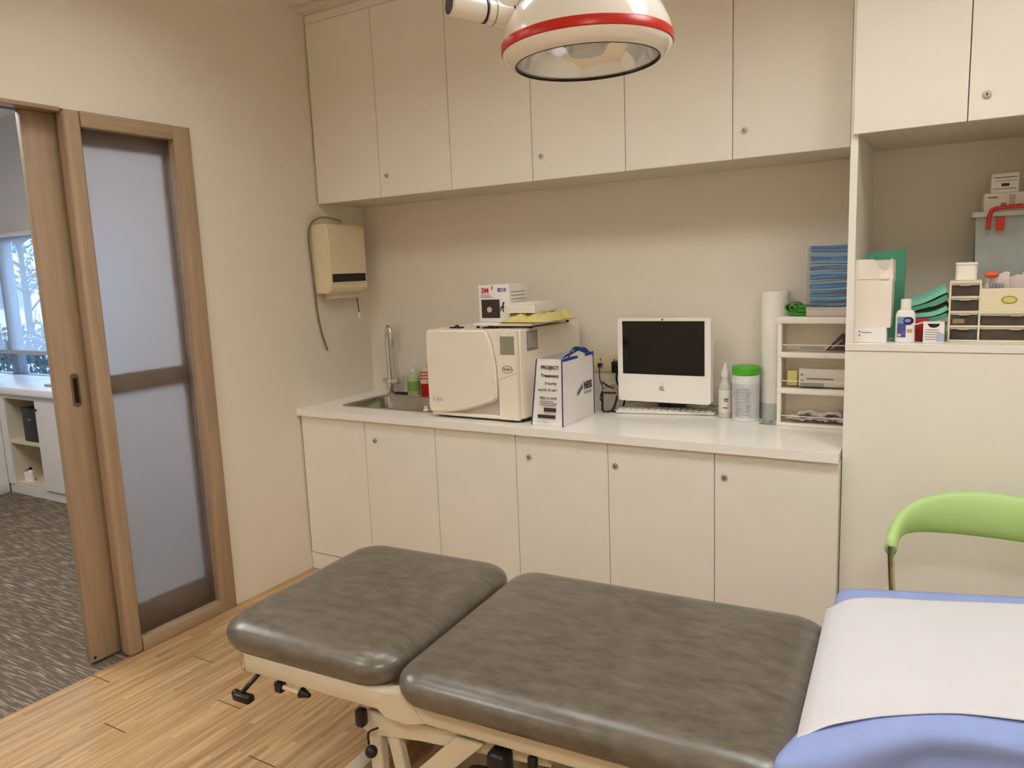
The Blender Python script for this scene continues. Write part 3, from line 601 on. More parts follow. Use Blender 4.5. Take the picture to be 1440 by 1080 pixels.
# wipes tub
T = thing('wipes_tub', 'white wipes tub with a bright green lid', 'tub', (2.241, .475, .9005))
B().lathe([(0, 0), (.054, 0), (.057, .003), (.057, .198), (.052, .203), (0, .203)], 36).obj('tub_body', mat('tub_white', srgb(228, 226, 222), .35), T)
B().lathe([(.0576, .015), (.0576, .165)], 36).obj('wrap_label', mat('tub_label', srgb(206, 204, 206), .5, var=.12, vscale=40), T)
b = B()
for k in range(9): b.box((-.036 + .003 * (k % 3), -.0592, .03 + k * .014), (.024 + .004 * (k % 4), -.0545, .034 + k * .014))
b.obj('label_print', mat('pale_grey_print', srgb(172, 172, 176), .6), T)
B().lathe([(0, .2), (.055, .2), (.0595, .204), (.0595, .232), (.056, .237), (.05, .239), (0, .240)], 36).obj('lid', mat('lid_green', srgb(76, 172, 36), .35), T)
# paper roll
T = thing('paper_roll', 'tall white couch paper roll standing on end behind the drawer tower', 'roll', (2.346, .5475, .9005))
B().lathe([(.020, 0), (.056, 0), (.058, .003), (.058, .552), (.056, .555), (.020, .555), (.020, 0)], 40).obj('roll_body', PAPER, T)
B().lathe([(.0605, .001), (.062, .04), (.0605, .075)], 30, sx=1.0).obj('clear_wrap', film_mat('wrap_film', srgb(196, 214, 205), .3), T)
tag(B().grid(lambda u, v: (2.315 + .06 * u, .395 + .03 * v, .9035 + .010 * abs(sin(7 * u + 3 * v))), 14, 6, .0012).obj('foil_sachet', mat('crumpled_foil', (.7, .7, .68), .25, .9)), 'small crumpled silver foil sachet on the worktop in front of the paper roll', 'sachet')
# drawer tower
T = thing('drawer_tower', 'white three-drawer plastic tower next to the tall cabinet', 'drawers', (2.535, .49, .9005))
h = .456; w2 = .147; df, db = -.095, -.004
B().box((-w2, df, 0), (-w2 + .016, db, h - .02), .002).box((w2 - .016, df, 0), (w2, db, h - .02), .002).box((-w2 + .016, db - .006, 0), (w2 - .016, db, h - .02)).obj('side_frame', WHITE, T)
B().box((-w2 - .003, df - .004, h - .028), (w2 + .003, db, h), .003).obj('top_plate', WHITE, T)
for zz in (.150, .300): B().box((-w2, df - .002, zz - .012), (w2, db - .006, zz + .010), .002).obj('divider', WHITE, T)
B().box((-w2, df - .002, 0), (w2, db - .006, .014), .002).obj('bottom_plate', WHITE, T)
for k, zz in enumerate((.016, .163, .313)):
    hh = .115
    d = B(); d.box((-w2 + .019, df + .004, zz), (w2 - .019, df + .007, zz + hh)).box((-w2 + .019, df + .007, zz), (w2 - .019, db - .012, zz + .003))
    d.box((-w2 + .019, df + .007, zz), (-w2 + .021, db - .012, zz + hh)).box((w2 - .021, df + .007, zz), (w2 - .019, db - .012, zz + hh))
    dd = d.obj('drawer', CLEAR, T, 'clear plastic drawer')
    if k: B().box((-.055, df - .001, zz + .010), (.035, df + .004, zz + .022), .002).obj('handle', GREY, dd)
    B().box((-w2 + .019, df + .0025, zz + .026), (w2 - .019, df + .004, zz + .029)).obj('lip', WHITE, dd)
q = B().prism([(-.030, .0), (.030, .068), (.075, .068), (.075, .0)], -.012, .012, 'y', .002).obj('packet', mat('dark_red_packet', srgb(58, 8, 12), .5)); q.location = (2.60, .420, 1.2185)
tag(q, 'dark red packet in the top drawer of the plastic tower', 'packet')
B().prism([(-.012, .008), (.030, .045), (.036, .045), (-.004, .008)], -.0128, -.0118, 'y').obj('stripe', mat('packet_grey', srgb(190, 170, 170), .5), q)
B().prism([(.02, .008), (.055, .04), (.07, .04), (.07, .008)], -.0128, -.0118, 'y').obj('dark_panel', DARK, q)
q = B().box((-.085, -.04, 0), (.095, .022, .072), .002).obj('small_carton', CARD); q.location = (2.555, .455, 1.068); tag(q, 'white carton in the middle drawer of the plastic tower', 'box')
B().box((-.055, -.0408, .030), (.05, -.0395, .036)).box((-.078, -.0408, .045), (-.066, -.0395, .052)).box((-.078, -.0408, .02), (-.066, -.0395, .027)).obj('print', INKG, q)
q = B().box((-.02, -.03, 0), (.02, .02, .062), .004).obj('small_carton', mat('yellow_card', srgb(226, 218, 130), .5)); q.location = (2.442, .455, 1.068); tag(q, 'pale yellow carton in the middle drawer of the plastic tower', 'box')
for k, (px, pz, rz, sx) in enumerate(((2.505, .922, .1, .075), (2.60, .925, -.15, .06), (2.55, .944, .05, .085))):
    def ff(u, v, s=sx, k=k): return (-s + 2 * s * u, -.035 + .07 * v, .011 + .009 * sin(11 * u + 5 * v + k) * sin(7 * v + 2 * k) + .003 * sin(30 * u))
    q = B().grid(ff, 26, 12, .004).obj('wrapped_packet', mat('white_wrap', srgb(226, 220, 220), .35, var=.35, vscale=60)); q.location = (px, .44, pz + .002); q.rotation_euler = (0, 0, rz)
    tag(q, ['crumpled white packet low on the left in the bottom drawer of the tower', 'crumpled white packet low on the right in the bottom drawer of the tower', 'crumpled white packet on top of the two others in the bottom drawer'][k], 'packet', 'crumpled packets in the bottom drawer')
# green cloth, box and mask stack on the tower
def cl(u, v):
    a = u * 3.6 * pi; r_ = .008 + .020 * u
    return (-.005 + 1.5 * r_ * cos(a) , -.03 + .06 * v, .034 + r_ * .95 * sin(a))
b = B(); b.grid(cl, 60, 4, .006); b.box((-.03, -.03, .0), (.075, .03, .012), .005).box((-.02, -.03, .014), (.08, .03, .027), .005).box((.0, -.03, .029), (.08, .03, .042), .005)
q = b.obj('folded_cloth', mat('green_cloth', srgb(72, 150, 52), .9, bump=.3, bscale=300, var=.3, vscale=60)); q.location = (2.452, .442, 1.3595); tag(q, 'rolled green cloth on top of the drawer tower', 'cloth')
T = thing('carton', 'flat pale carton on the drawer tower under the blue masks', 'box', (2.588, .455, 1.358))
B().box((-.09, -.066, 0), (.085, .030, .034), .003).obj('carton_body', mat('pale_grey_card', srgb(206, 194, 184), .6), T)
B().box((-.092, -.068, .030), (.087, .032, .036), .002).obj('carton_lid', mat('pale_grey_card', srgb(206, 194, 184), .6), T)
MB = [mat('mask_blue', srgb(84, 150, 204), .7, var=.1, vscale=30), mat('mask_blue_deep', srgb(62, 118, 176), .7, var=.1, vscale=30), mat('mask_blue_pale', srgb(126, 182, 216), .7, var=.1, vscale=30)]
pro = {}
NM = 20; zz = 1.3945
for k in range(NM):
    th = .0118
    def mf(u, v, k=k): return (-.075 + .15 * u + .002 * sin(9 * v + k), -.042 + .084 * v, .0055 + .0022 * sin(2 * pi * 2 * v + 1) + .0022 * sin(4 * u + 2 + .35 * k))
    q = B().grid(mf, 12, 12, .0098).obj('face_mask', MB[k * 7 % 3]); q.location = (2.585 + random.uniform(-.003, .003), .4385, zz + k * th); q.rotation_euler = (0, 0, random.uniform(-.03, .03))
    nth = ['lowest', 'second from the bottom', 'third from the bottom', 'fourth from the bottom', 'fifth from the bottom', 'sixth from the bottom', 'seventh from the bottom', 'eighth from the bottom', 'ninth from the bottom', 'tenth from the bottom', 'tenth from the top', 'ninth from the top', 'eighth from the top', 'seventh from the top', 'sixth from the top', 'fifth from the top', 'fourth from the top', 'third from the top', 'second from the top', 'topmost'][k]
    tag(q, 'blue face mask in the pile on the drawer tower, %s' % nth, 'mask', 'blue face masks in the pile')
b = B(); z0, z1 = 1.3943, zz + NM * .0118 + .006
b.grid(lambda u, v: (2.499 + .178 * u, .390 + .002 * sin(8 * u + 3), z0 + (z1 - z0) * v), 10, 12).grid(lambda u, v: (2.499 + .002 * sin(9 * v), .39 + .097 * u, z0 + (z1 - z0) * v), 6, 12).grid(lambda u, v: (2.499 + .178 * u, .39 + .097 * v, z1 + .002 * sin(9 * u)), 10, 6)
b.grid(lambda u, v: (2.677, .39 + .097 * u, z0 + (z1 - z0) * v), 6, 12).grid(lambda u, v: (2.499 + .178 * u, .487, z0 + (z1 - z0) * v), 6, 12)
tag(b.obj('clear_wrapper', film_mat('mask_wrap', srgb(210, 220, 228), .12, .1)), 'clear plastic wrapper around the pile of blue masks on the drawer tower', 'wrapper')

# ------------------------------------------------------------------ things in the niche
zn = ZN + .0006
q = B().box((-.058, -.05, 0), (.052, .06, .052), .0015).obj('flat_carton', CARD); q.location = (2.763, .125, zn); tag(q, 'flat white carton on the niche shelf under the white paper bag', 'box')
B().box((-.025, -.0508, .034), (.005, -.0495, .037)).box((-.036, -.0508, .022), (-.030, -.0495, .028)).box((-.036, -.0508, .036), (-.030, -.0495, .041)).obj('print', INKG, q)
T = thing('paper_bag', 'white bag with a torn open top, standing on a flat carton in the niche', 'bag', (2.768, .13, zn + .0525))
def bagf(side):
    def f(u, v):
        w_, d_ = .058, .05
        cs = [(-w_, -d_), (w_, -d_), (w_, d_), (-w_, d_)]
        a = Vector((*cs[side], 0)); c = Vector((*cs[(side + 1) % 4], 0)); p = a.lerp(c, u)
        H_ = .232
        if side == 0: H_ = .236 if u < .55 else .236 - .042 * sin((u - .55) / .45 * pi * .95) + (.01 if u > .93 else 0)
        if side == 1: H_ = .236 - .01 * u
        k = 1 + .03 * sin(pi * v)
        bul = Vector((p.x * k, p.y * k, H_ * v))
        if v > .72: bul += Vector((.003 * sin(14 * u + 9 * v), (.010 * sin(9 * u) * (v - .72) / .28 if side == 0 else 0), 0))
        return bul
    return f
b = B()
for s in range(4): b.grid(bagf(s), 16, 18, .001)
b.box((-.055, -.047, 0), (.055, .047, .003)).obj('bag_body', mat('white_bag', srgb(238, 228, 216), .45, bump=.1, bscale=30), T)
B().box((-.053, -.045, .003), (.053, .045, .165), .01).obj('contents', PAPER, T)
B().box((-.050, -.0532, .166), (.050, -.0515, .170), .0005, 1).obj('crease', LAMD, T)
q = B().grid(lambda u, v: (-.022 + .132 * u, .0 + .02 * sin(3 * u) + .05 * v, .0 + .318 * v - .01 * (1 - u)), 12, 10, .003).obj('wrap_sheet', TEALD); q.location = (2.745, .24, zn + .002); tag(q, 'dark green wrap sheet standing upright behind the white bag', 'sheet')
# lotion bottle
T = thing('lotion_bottle', 'white lotion bottle with a blue label on the niche shelf', 'bottle', (2.871, .105, zn))
B().lathe([(0, 0), (.028, 0), (.0305, .004), (.0305, .095), (.026, .108), (.014, .114), (0, .114)], 32, sx=1, sy=.62).obj('bottle_body', mat('lotion_white', srgb(240, 238, 236), .3), T)
B().lathe([(0, .112), (.0165, .112), (.0165, .145), (.015, .149), (0, .149)], 24, sx=1, sy=.85).obj('cap', mat('cap_white', srgb(238, 230, 218), .35), T)
def lab(name, xa, xb, za, zb, m_, par, off=.0006):
    n_ = 8
    def f(u, v):
        x = xa + (xb - xa) * u; y = -.62 * sqrt(max(0, .0305 ** 2 - x * x)) - off; return (x, y, za + (zb - za) * v)
    return B().grid(f, n_, 2).obj(name, m_, par)
L_ = lab('front_label', -.024, .003, .018, .088, mat('label_indigo', srgb(84, 90, 160), .4, var=.4, vscale=60), T)
lab('label_teal', -.024, .0, .066, .089, mat('label_teal', srgb(120, 168, 196), .4, var=.2, vscale=60), L_, .0010)
def ell(xc, zc, rx, rz, m_, nm, off):
    def f(u, v):
        a = 2 * pi * u; x = xc + rx * v * cos(a); y = -.62 * sqrt(max(0, .0305 ** 2 - x * x)) - off; return (x, y, zc + rz * v * sin(a))
    return B().grid(f, 24, 4).obj(nm, m_, T)
ell(.010, .075, .016, .014, mat('label_navy', srgb(42, 36, 84), .4), 'round_badge', .0014)
ell(.008, .076, .009, .006, mat('label_violet', srgb(150, 140, 200), .4), 'badge_swirl', .0019)
lab('label_tan', .006, .022, .034, .047, mat('label_tan', srgb(206, 160, 110), .4), T)
ell(-.017, .026, .006, .005, mat('label_pink', srgb(220, 180, 206), .4), 'badge_dot', .0012)
# folded teal cloths
for k in range(4):
    def cf(u, v, k=k): return (-.058 + .108 * u, -.06 + .13 * v, .010 + .003 * sin(5 * u + k) + (.03 * u * u if k < 2 else .045 * u) + .012 * v)
    q = B().grid(cf, 12, 10, .014).obj('folded_wrap', TEAL if k % 2 else TEALD); q.location = (2.942 - .002 * k, .22, zn + .060 + k * .021); q.rotation_euler = (0, .0, .02 * k)
    tag(q, ['folded green wrap at the bottom of the pile left of the cream drawers', 'folded green wrap second from the bottom of the pile left of the cream drawers', 'folded green wrap second from the top of the pile left of the cream drawers', 'folded green wrap on top of the pile left of the cream drawers'][k], 'cloth', 'folded green wraps in the niche')
q = B().box((-.045, -.06, 0), (.022, .07, .058), .003).obj('flat_carton', mat('olive_card', srgb(150, 160, 110), .6)); q.location = (2.97, .21, zn); tag(q, 'olive carton on the niche shelf beneath the folded green wraps', 'box')
q = B().box((-.022, -.012, 0), (.022, .012, .026), .003).obj('small_packet', mat('red_packet', srgb(190, 44, 50), .5)); q.location = (2.918, .158, zn + .0005); 
q.scale = (1, 1, 3.0); tag(q, 'small red packet between the lotion bottle and the small medicine carton', 'packet')
# medicine carton with a finger hole
T = thing('medicine_carton', 'small white printed carton with a dark finger hole beside the cream drawers', 'box', (2.958, .105, zn))
B().box((-.031, -.028, 0), (.031, .03, .070), .0012).obj('carton_body', CARD, T)
hp = [(.018 * cos(pi + pi * k / 12), .0665 + .014 * sin(pi + pi * k / 12)) for k in range(13)]
B().prism(hp, -.0286, -.0278, 'y').obj('finger_hole', DARK, T)
b = B()
for k in range(5): b.box((-.026, -.0285, .012 + k * .008), (.02 - .004 * (k % 3), -.0279, .0145 + k * .008))
b.obj('print', INKG, T)
B().box((.008, -.0288, .006), (.0305, -.0279, .034)).obj('blue_corner', mat('pale_blue_print', srgb(170, 180, 208), .5), T)
B().grid(lambda u, v: (-.031 - .026 * u, -.026 + .05 * v, .070 - .008 * u), 4, 2, .0012).obj('flap', CARD, T)
# cream desk drawers
T = thing('desk_drawers', 'cream desktop drawer unit with clear little drawers and an open tray', 'drawers', (2.998, .145, zn))
W_, D_, H_ = .30, .20, .205; xs = .090
f0 = 0
b = B(); t = .006
b.box((0, f0, 0), (t, D_, H_), .001, 1).box((xs - t / 2, f0, 0), (xs + t / 2, D_, H_), .001, 1).box((W_ - t, f0, 0), (W_, D_, .10), .001, 1).box((t, D_ - .004, 0), (W_, D_, .10)).box((t, D_ - .004, .10), (xs, D_, H_))
for zz in (0, .049, .098, .148, .197): b.box((t, f0, zz), (xs - t / 2, D_ - .004, zz + t + (.002 if zz == .197 else 0)))
for zz in (0, .049, .094): b.box((xs + t / 2, f0, zz), (W_ - t, D_ - .004, zz + t))
b.obj('housing', CREAMP, T)
tr = B().box((xs + t / 2, f0, .100), (W_, f0 + .004, .178), .001, 1).box((W_ - .004, f0, .100), (W_, D_, .178)).box((xs + t / 2, D_ - .004, .10), (W_, D_, .178)).obj('open_tray', CREAMP, T)
b = B(); b.lathe([(0, 0), (.022, 0), (.022, .0015), (0, .0015)], 32, (xs + .082, f0, .140), 1, .58, Matrix.Rotation(pi / 2, 4, 'X')); bd = b.obj('oval_badge', mat('badge_olive', srgb(150, 150, 50), .4), tr)
B().lathe([(0, 0), (.0175, 0), (.0175, .0012), (0, .0012)], 32, (xs + .082, f0 - .001, .140), 1, .55, Matrix.Rotation(pi / 2, 4, 'X')).obj('badge_center', mat('badge_yellow', srgb(214, 206, 120), .4), bd)
DK = [mat('drawer_content', srgb(44, 36, 28), .6, var=.6, vscale=80), mat('drawer_content_blue', srgb(30, 36, 56), .6, var=.6, vscale=80), mat('drawer_content_olive', srgb(74, 64, 40), .6, var=.6, vscale=60)]
def ldrawer(xa, xb, za, zb, mc, item=None):
    d = B().box((xa, f0 + .002, za), (xb, f0 + .0045, zb)).box((xa, f0 + .0045, za), (xb, D_ - .008, za + .002)).obj('drawer', SMOKE, T, 'clear little drawer')
    B().box((xa, f0 - .0005, zb - .006), (xb, f0 + .003, zb), .001, 1).box(((xa + xb) / 2 - .016, f0 - .006, zb - .008), ((xa + xb) / 2 + .016, f0, zb - .001), .002).obj('pull', film_mat('pull_plastic', srgb(210, 200, 182), .7), d)
    B().box((xa + .004, f0 + .012, za + .002), (xb - .004, D_ - .02, za + (zb - za) * .75), .003).obj('contents', mc, d)
    if item: B().box((xa + .006, f0 + .006, za + .006), (xa + .042, f0 + .0115, za + .022), .002).obj('pale_item', item, d)
for k, (za, zb) in enumerate(((.006, .048), (.055, .097), (.104, .147), (.154, .196))): ldrawer(t + .001, xs - t / 2 - .001, za, zb, DK[1] if k in (0, 2) else DK[0], mat('pale_pink_item', srgb(226, 200, 176), .5) if k == 1 else None)
for za, zb in ((.006, .048), (.055, .093)): ldrawer(xs + t / 2 + .001, W_ - t - .001, za, zb, DK[2])
# contents of the tray, cup, storage box
T = thing('white_jar', 'white rounded jar standing on the small cream drawers', 'jar', (3.045, .22, zn + .2055))
B().prism(rrect(-.032, .032, -.03, .03, .012), 0, .052, 'z', .002).obj('jar_body', WHITE, T)
B().prism(rrect(-.034, .034, -.032, .032, .012), .0515, .060, 'z', .003).obj('lid', WHITE, T)
for k, (px, py, pz, rx, hh, col) in enumerate(((3.135, .215, .102, .10, .125, 'pack_white'), (3.18, .225, .102, -.15, .115, 'pack_pale'), (3.235, .22, .102, .1, .12, 'pack_white'))):
    T = thing('sterile_pack', ['clear wrapped pack with a striped label, leftmost in the cream tray', 'clear wrapped pack in the middle of the cream tray', 'clear wrapped pack at the right end of the cream tray'][k], 'packet', (px, py, zn + pz), rx, 'wrapped packs in the cream tray')
    def pf(u, v, k=k): return (-.032 + .064 * u, .010 * sin(3 * u + 2 * v + k) - .012 * v, hh * v + .004 * sin(9 * u + k))
    B().grid(pf, 12, 14, .006).obj('pack_body', mat(col, srgb(236, 226, 222) if k != 1 else srgb(220, 208, 204), .3, var=.12, vscale=50), T)
    b = B()
    for s in range(5): b.box((-.022 + s * .009, -.016 - .004, .055), (-.0185 + s * .009, -.006, .092))
    b.obj('bars', mat('bar_grey', srgb(150, 160, 176), .5), T)
tag(B().sphere((3.118, .20, zn + .222), .014, (1.6, .7, .8)).obj('orange_clip', mat('orange_plastic', srgb(216, 96, 56), .4)), 'small orange clip on the packs in the cream tray', 'clip')
T = thing('storage_box', 'clear plastic storage box with a red handle at the back of the niche', 'box', (3.20, .46, zn))
bx = .135; H2 = .42
b = B(); 
b.grid(lambda u, v: (-bx * (.9 + .1 * v) + 2 * bx * (.9 + .1 * v) * u, -.09 * (.93 + .07 * v), H2 * v), 2, 6, .002).grid(lambda u, v: (-bx * (.9 + .1 * v), -.09 + .18 * u, H2 * v), 2, 6, .002).grid(lambda u, v: (bx * (.9 + .1 * v), -.09 + .18 * u, H2 * v), 2, 6, .002).grid(lambda u, v: (-bx + 2 * bx * u, .09, H2 * v), 2, 6, .002)
b.box((-bx * .9, -.084, 0), (bx * .9, .09, .003)).obj('tub', TUBF, T)
B().prism(rrect(-bx - .014, bx + .014, -.104, .10, .012), H2, H2 + .018, 'z', .004).obj('lid', film_mat('lid_pale', srgb(206, 210, 196), .8, .35), T)
hd = B().tube([(-.095, -.107, H2 - .045), (-.092, -.112, H2 + .006), (-.075, -.114, H2 + .026), (.0, -.114, H2 + .03), (.075, -.114, H2 + .026), (.092, -.112, H2 + .006), (.095, -.107, H2 - .045)], .0072, 10).obj('handle', REDP, T, 'red carrying handle')
for sx in (-.06, .06): B().box((sx - .012, -.108, H2 - .05), (sx + .012, -.098, H2 - .004), .002).obj('latch', REDP, T)
B().box((-.10, -.06, .004), (.09, .07, .24), .01).obj('contents', mat('box_contents', srgb(160, 164, 156), .7, var=.3, vscale=20), T)
zt = zn + H2 + .0185
T = thing('syringe_carton', 'white printed carton lying on the storage box lid', 'box', (3.148, .43, zt + .0), .06)
B().box((-.062, -.05, 0), (.062, .05, .062), .0012).obj('carton_body', CARD, T)
b = B(); b.box((-.052, -.0507, .045), (-.022, -.0495, .051)).box((-.012, -.0507, .018), (.004, -.0495, .028)).box((.035, -.0507, .016), (.05, -.0495, .022)).obj('print', INKG, T)
B().box((.012, -.0507, .010), (.030, -.0495, .054)).obj('panel', mat('panel_pink', srgb(206, 176, 172), .5), T)
T = thing('dressing_carton', 'smaller printed carton with a dark side, topmost on the storage box', 'box', (3.152, .43, zt + .0625), .03)
B().box((-.045, -.045, 0), (.036, .045, .066), .0012).obj('carton_body', CARD, T)
B().box((.0355, -.044, .002), (.0368, .044, .064)).obj('dark_side', mat('dark_card', srgb(44, 34, 26), .5), T)
b = B(); b.box((-.016, -.0457, .022), (.008, -.0445, .032)).obj('print', INK, T)
B().box((-.04, -.0457, .050), (.03, -.0445, .054)).box((-.04, -.0457, .012), (.028, -.0445, .015)).box((-.036, -.0457, .04), (.03, -.0445, .042)).obj('print', INKG, T)

# ------------------------------------------------------------------ treatment couch
BT = .055
T = thing('treatment_couch', 'grey padded treatment couch on a beige adjustable frame', 'treatment couch', (1.23, -1.14, 0), BT)
def pad(x0, x1, y0, y1, z0, z1, rc=.085, re=.078, crown=.008):
    b = B(); bm = b.bm; rings = []
    prof = []
    for k in range(7):
        a = -pi / 2 * .55 + (pi / 2 * .55) * k / 6
        prof.append((.034 * (1 - cos(a)), z0 + (z1 - z0) * .42 * (1 + sin(a) / sin(pi / 2 * .55))))
    zm = prof[-1][1]
    for k in range(1, 9):
        a = pi / 2 * k / 8; prof.append((re * (1 - cos(a)), zm + (z1 - crown - zm) * sin(a)))
    for k in range(1, 7): prof.append((re + (.5 * (y1 - y0) - re - .004) * k / 6, z1 - crown + crown * (1 - (1 - k / 6) ** 2)))
    for ins, z in prof:
        r_ = max(rc - ins * .6, .002)
        hx, hy = (x1 - x0) / 2 - ins, (y1 - y0) / 2 - ins
        hx = max(hx, .003); hy = max(hy, .003); r_ = min(r_, hx * .99, hy * .99)
        cx, cy = (x0 + x1) / 2, (y0 + y1) / 2
        rings.append([bm.verts.new((p[0], p[1], z)) for p in rrect(cx - hx, cx + hx, cy - hy, cy + hy, r_, 10)])
    for A, D in zip(rings, rings[1:]):
        for k in range(len(A)): bm.faces.new((A[k], A[(k + 1) % len(A)], D[(k + 1) % len(A)], D[k]))
    bm.faces.new(rings[-1]); bm.faces.new(rings[0][::-1])
    return b
pad(-.086, .556, -.357, .390, .520, .612, rc=.105).obj('seat_pad', VINYL, T, ang=1.2)
pad(.572, 1.553, -.385, .378, .520, .612, rc=.09).obj('seat_pad', VINYL, T, ang=1.2)
bp = pad(0, .75, -.235, .365, 0, .085).obj('backrest_pad', VINYL, T, ang=1.2); bp.location = (1.575, 0, .535); bp.rotation_euler = (0, -.10, 0)
# frame
fr = B()
for sy in (-.345, .312):
    fr.box((.03, sy, .462), (.545, sy + .033, .516), .003).box((.565, sy, .458), (2.30, sy + .033, .516), .003)
    fr.prism([(.50, .47), (.535, .445), (.60, .44), (.66, .458), (.62, .516), (.585, .528), (.53, .516)], sy - .002, sy + .037, 'y', .003)
for lx in (.04, .49, .62, 1.45): fr.box((lx, -.312, .475), (lx + .03, .312, .512), .002)
fr.obj('frame', FRAMEP, T)
for sy in (-.320, .290):
    B().prism([(.43, .375), (.455, .432), (.60, .432), (.98, .462), (1.0, .42), (.62, .385), (.46, .36)], sy, sy + .03, 'y', .002).obj('lift_beam', FRAMEP, T)
for sy in (-.318, .288):
    B().prism([(.452, .385), (.492, .385), (.500, .03), (.460, .03)], sy, sy + .028, 'y', .002).obj('leg', FRAMEP, T)
    B().prism([(.510, .385), (.548, .385), (.620, .03), (.580, .03)], sy + .002, sy + .026, 'y', .002).obj('leg', FRAMEP, T)
    arm = B().prism([(.745, .44), (.825, .44), (.47, .09), (.40, .09)], sy - .022, sy - .003, 'y', .002).obj('scissor_arm', FRAMEP, T)
    if sy < 0: B().box((.648, sy - .0226, .318), (.662, sy - .0218, .326)).box((.655, sy - .0226, .300), (.668, sy - .0218, .312)).box((.636, sy - .0226, .304), (.648, sy - .0218, .314)).obj('sticker', INK, arm, 'small dark sticker')
    B().prism([(1.30, .45), (1.36, .45), (1.62, .04), (1.56, .04)], sy, sy + .028, 'y', .002).obj('leg', FRAMEP, T)
b = B(); b.box((.20, -.335, .03), (.255, .335, .075), .004).box((1.56, -.335, .03), (1.62, .335, .075), .004).box((.255, -.19, .035), (1.56, -.15, .07), .003).box((.255, .15, .035), (1.56, .19, .07), .003)
b.obj('base', FRAMEP, T)
for lx in (.228, 1.59):
    for ly in (-.345, .345):
        s_ = 1 if ly > 0 else -1
        B().cyl((lx, ly + s_ * .010, .030), (lx, ly + s_ * .036, .030), .030, seg=24, bev=.004).obj('caster', RUB, T)
        B().box((lx - .022, ly - s_ * .004 - .012, .05), (lx + .022, ly + s_ * .03 + .004, .085), .008).obj('caster_cap', DARK, T)
B().box((.60, -.11, .09), (.80, .11, .40), .01).obj('motor_cover', mat('motor_grey', srgb(150, 136, 118), .5), T)
b = B(); b.tube([(.012, -.338, .515), (.012, -.345, .47), (.020, -.345, .462), (.028, -.345, .47), (.028, -.338, .515)], .003, 8); b.obj('wire_loop', CHROME, T)
b = B(); b.tube([(.075, -.30, .47), (.062, -.355, .44), (.045, -.375, .415)], .007, 8).box((.02, -.395, .392), (.085, -.365, .415), .007).sphere((.022, -.38, .41), .012); b.obj('release_lever', DARK, T)
b = B(); b.box((.145, -.35, .425), (.170, -.325, .455), .003).obj('end_stop', DARK, T)
b = B(); b.cyl((.235, -.335, .438), (.265, -.335, .435), .016, .006, 12); b.obj('end_stop', DARK, T)
B().cyl((.165, -.337, .44), (.24, -.337, .437), .007, seg=10).obj('release_bar', FRAMEP, T)
B().box((.435, -.352, .395), (.462, -.325, .445), .007).obj('lever_grip', DARK, T)
B().tube([(.50, -.335, .40), (.475, -.345, .385), (.478, -.35, .355)], .003, 8).sphere((.486, -.352, .338), .017).obj('lever_knob', DARK, T)
b = B(); b.box((.845, -.37, .372), (.900, -.31, .448), .018, 3).prism([(.775, .368), (.80, .382), (.86, .386), (.91, .372), (.91, .335), (.80, .345)], -.385, -.325, 'y', .008, 3); b.obj('hand_control', DARK, T)
b = B(); b.tube([(.92, -.33, .40), (.945, -.35, .34), (.96, -.33, .22), (.93, -.20, .10)], .004, 8).tube([(.90, -.32, .44), (.87, -.33, .47), (.80, -.30, .40)], .003, 8); b.obj('cable', RUB, T)
B().box((.952, -.352, .41), (.975, -.335, .455), .004).obj('latch', DARK, T)
# blue sheet over the raised backrest
SB = thing('couch_sheet', 'blue cotton sheet over the raised head end of the couch', 'sheet', (1.23, -1.14, 0), BT)
X0 = 1.565
def top_z(s): return .668 + .11 * s
def sheet(u, v):
    s = -.16 + u * .90; t = -.62 + v * 1.16
    q_ = min(1, max(0, s / .24)); wN, wF = -.392 + .120 * q_ * q_ * (3 - 2 * q_), .393
    over = 0; x = X0 + s; y = t; 
    z = top_z(max(s, 0)); z += .016 * (1 - min(1, abs(t / .39)) ** 2.5) * min(1, max(s, 0) / .12)
    drop = 0
    if t < wN: y = wN - .02 * (1 - math.exp(-(wN - t) * 30)) - .06 * (wN - t); drop = wN - t
    if t > wF: y = wF + .008 + .06 * (t - wF); drop = t - wF
    if s < 0:
        x = X0 - .004 + .06 * s; drop = math.hypot(drop, s)
    # soft edges
    def soft(d): return .012 * max(0, 1 - d / .05) ** 2
    if t < wN + .05 and drop == 0: z -= soft(t - wN)
    if t > wF - .05 and drop == 0: z += .010 * (1 - (wF - t) / .05)
    if s < .05 and s >= 0 and drop == 0: z -= soft(s)
    z -= drop * .92 + (.012 if drop > 0 else 0)
    # corner tip pulled out at the near end
    c = math.exp(-((s) / .10) ** 2 - ((t - wN) / .10) ** 2); x -= .045 * c; y -= .012 * c; z -= .010 * c
    dn = max(0, wN - t); y += .030 * math.exp(-((dn - .055) / .030) ** 2) * q_ - .030 * math.exp(-((dn - .13 - .10 * s) / .04) ** 2) * q_ + .022 * math.exp(-((dn - .20 - .2 * s) / .03) ** 2) * q_
    fold = .5 + .5 * math.tanh((wN + .01 - t) / .02)
    wv = sin((s - .55 * (wN - t)) * 24 + 1.2) * .012 + sin((s - .8 * (wN - t)) * 47) * .005
    y -= wv * fold * min(1, max(drop, .02) * 9); z += .5 * wv * fold
    far = .5 + .5 * math.tanh((t - wF) / .02); y += .010 * sin(s * 26) * far * min(1, drop * 8)
    return (x, y, z)
B().grid(sheet, 70, 84).obj('sheet_cloth', BLUE, SB, ang=3)
PS = thing('paper_cover', 'white cover spread over the blue sheet at the head of the couch', 'cover', (1.23, -1.14, 0), BT)
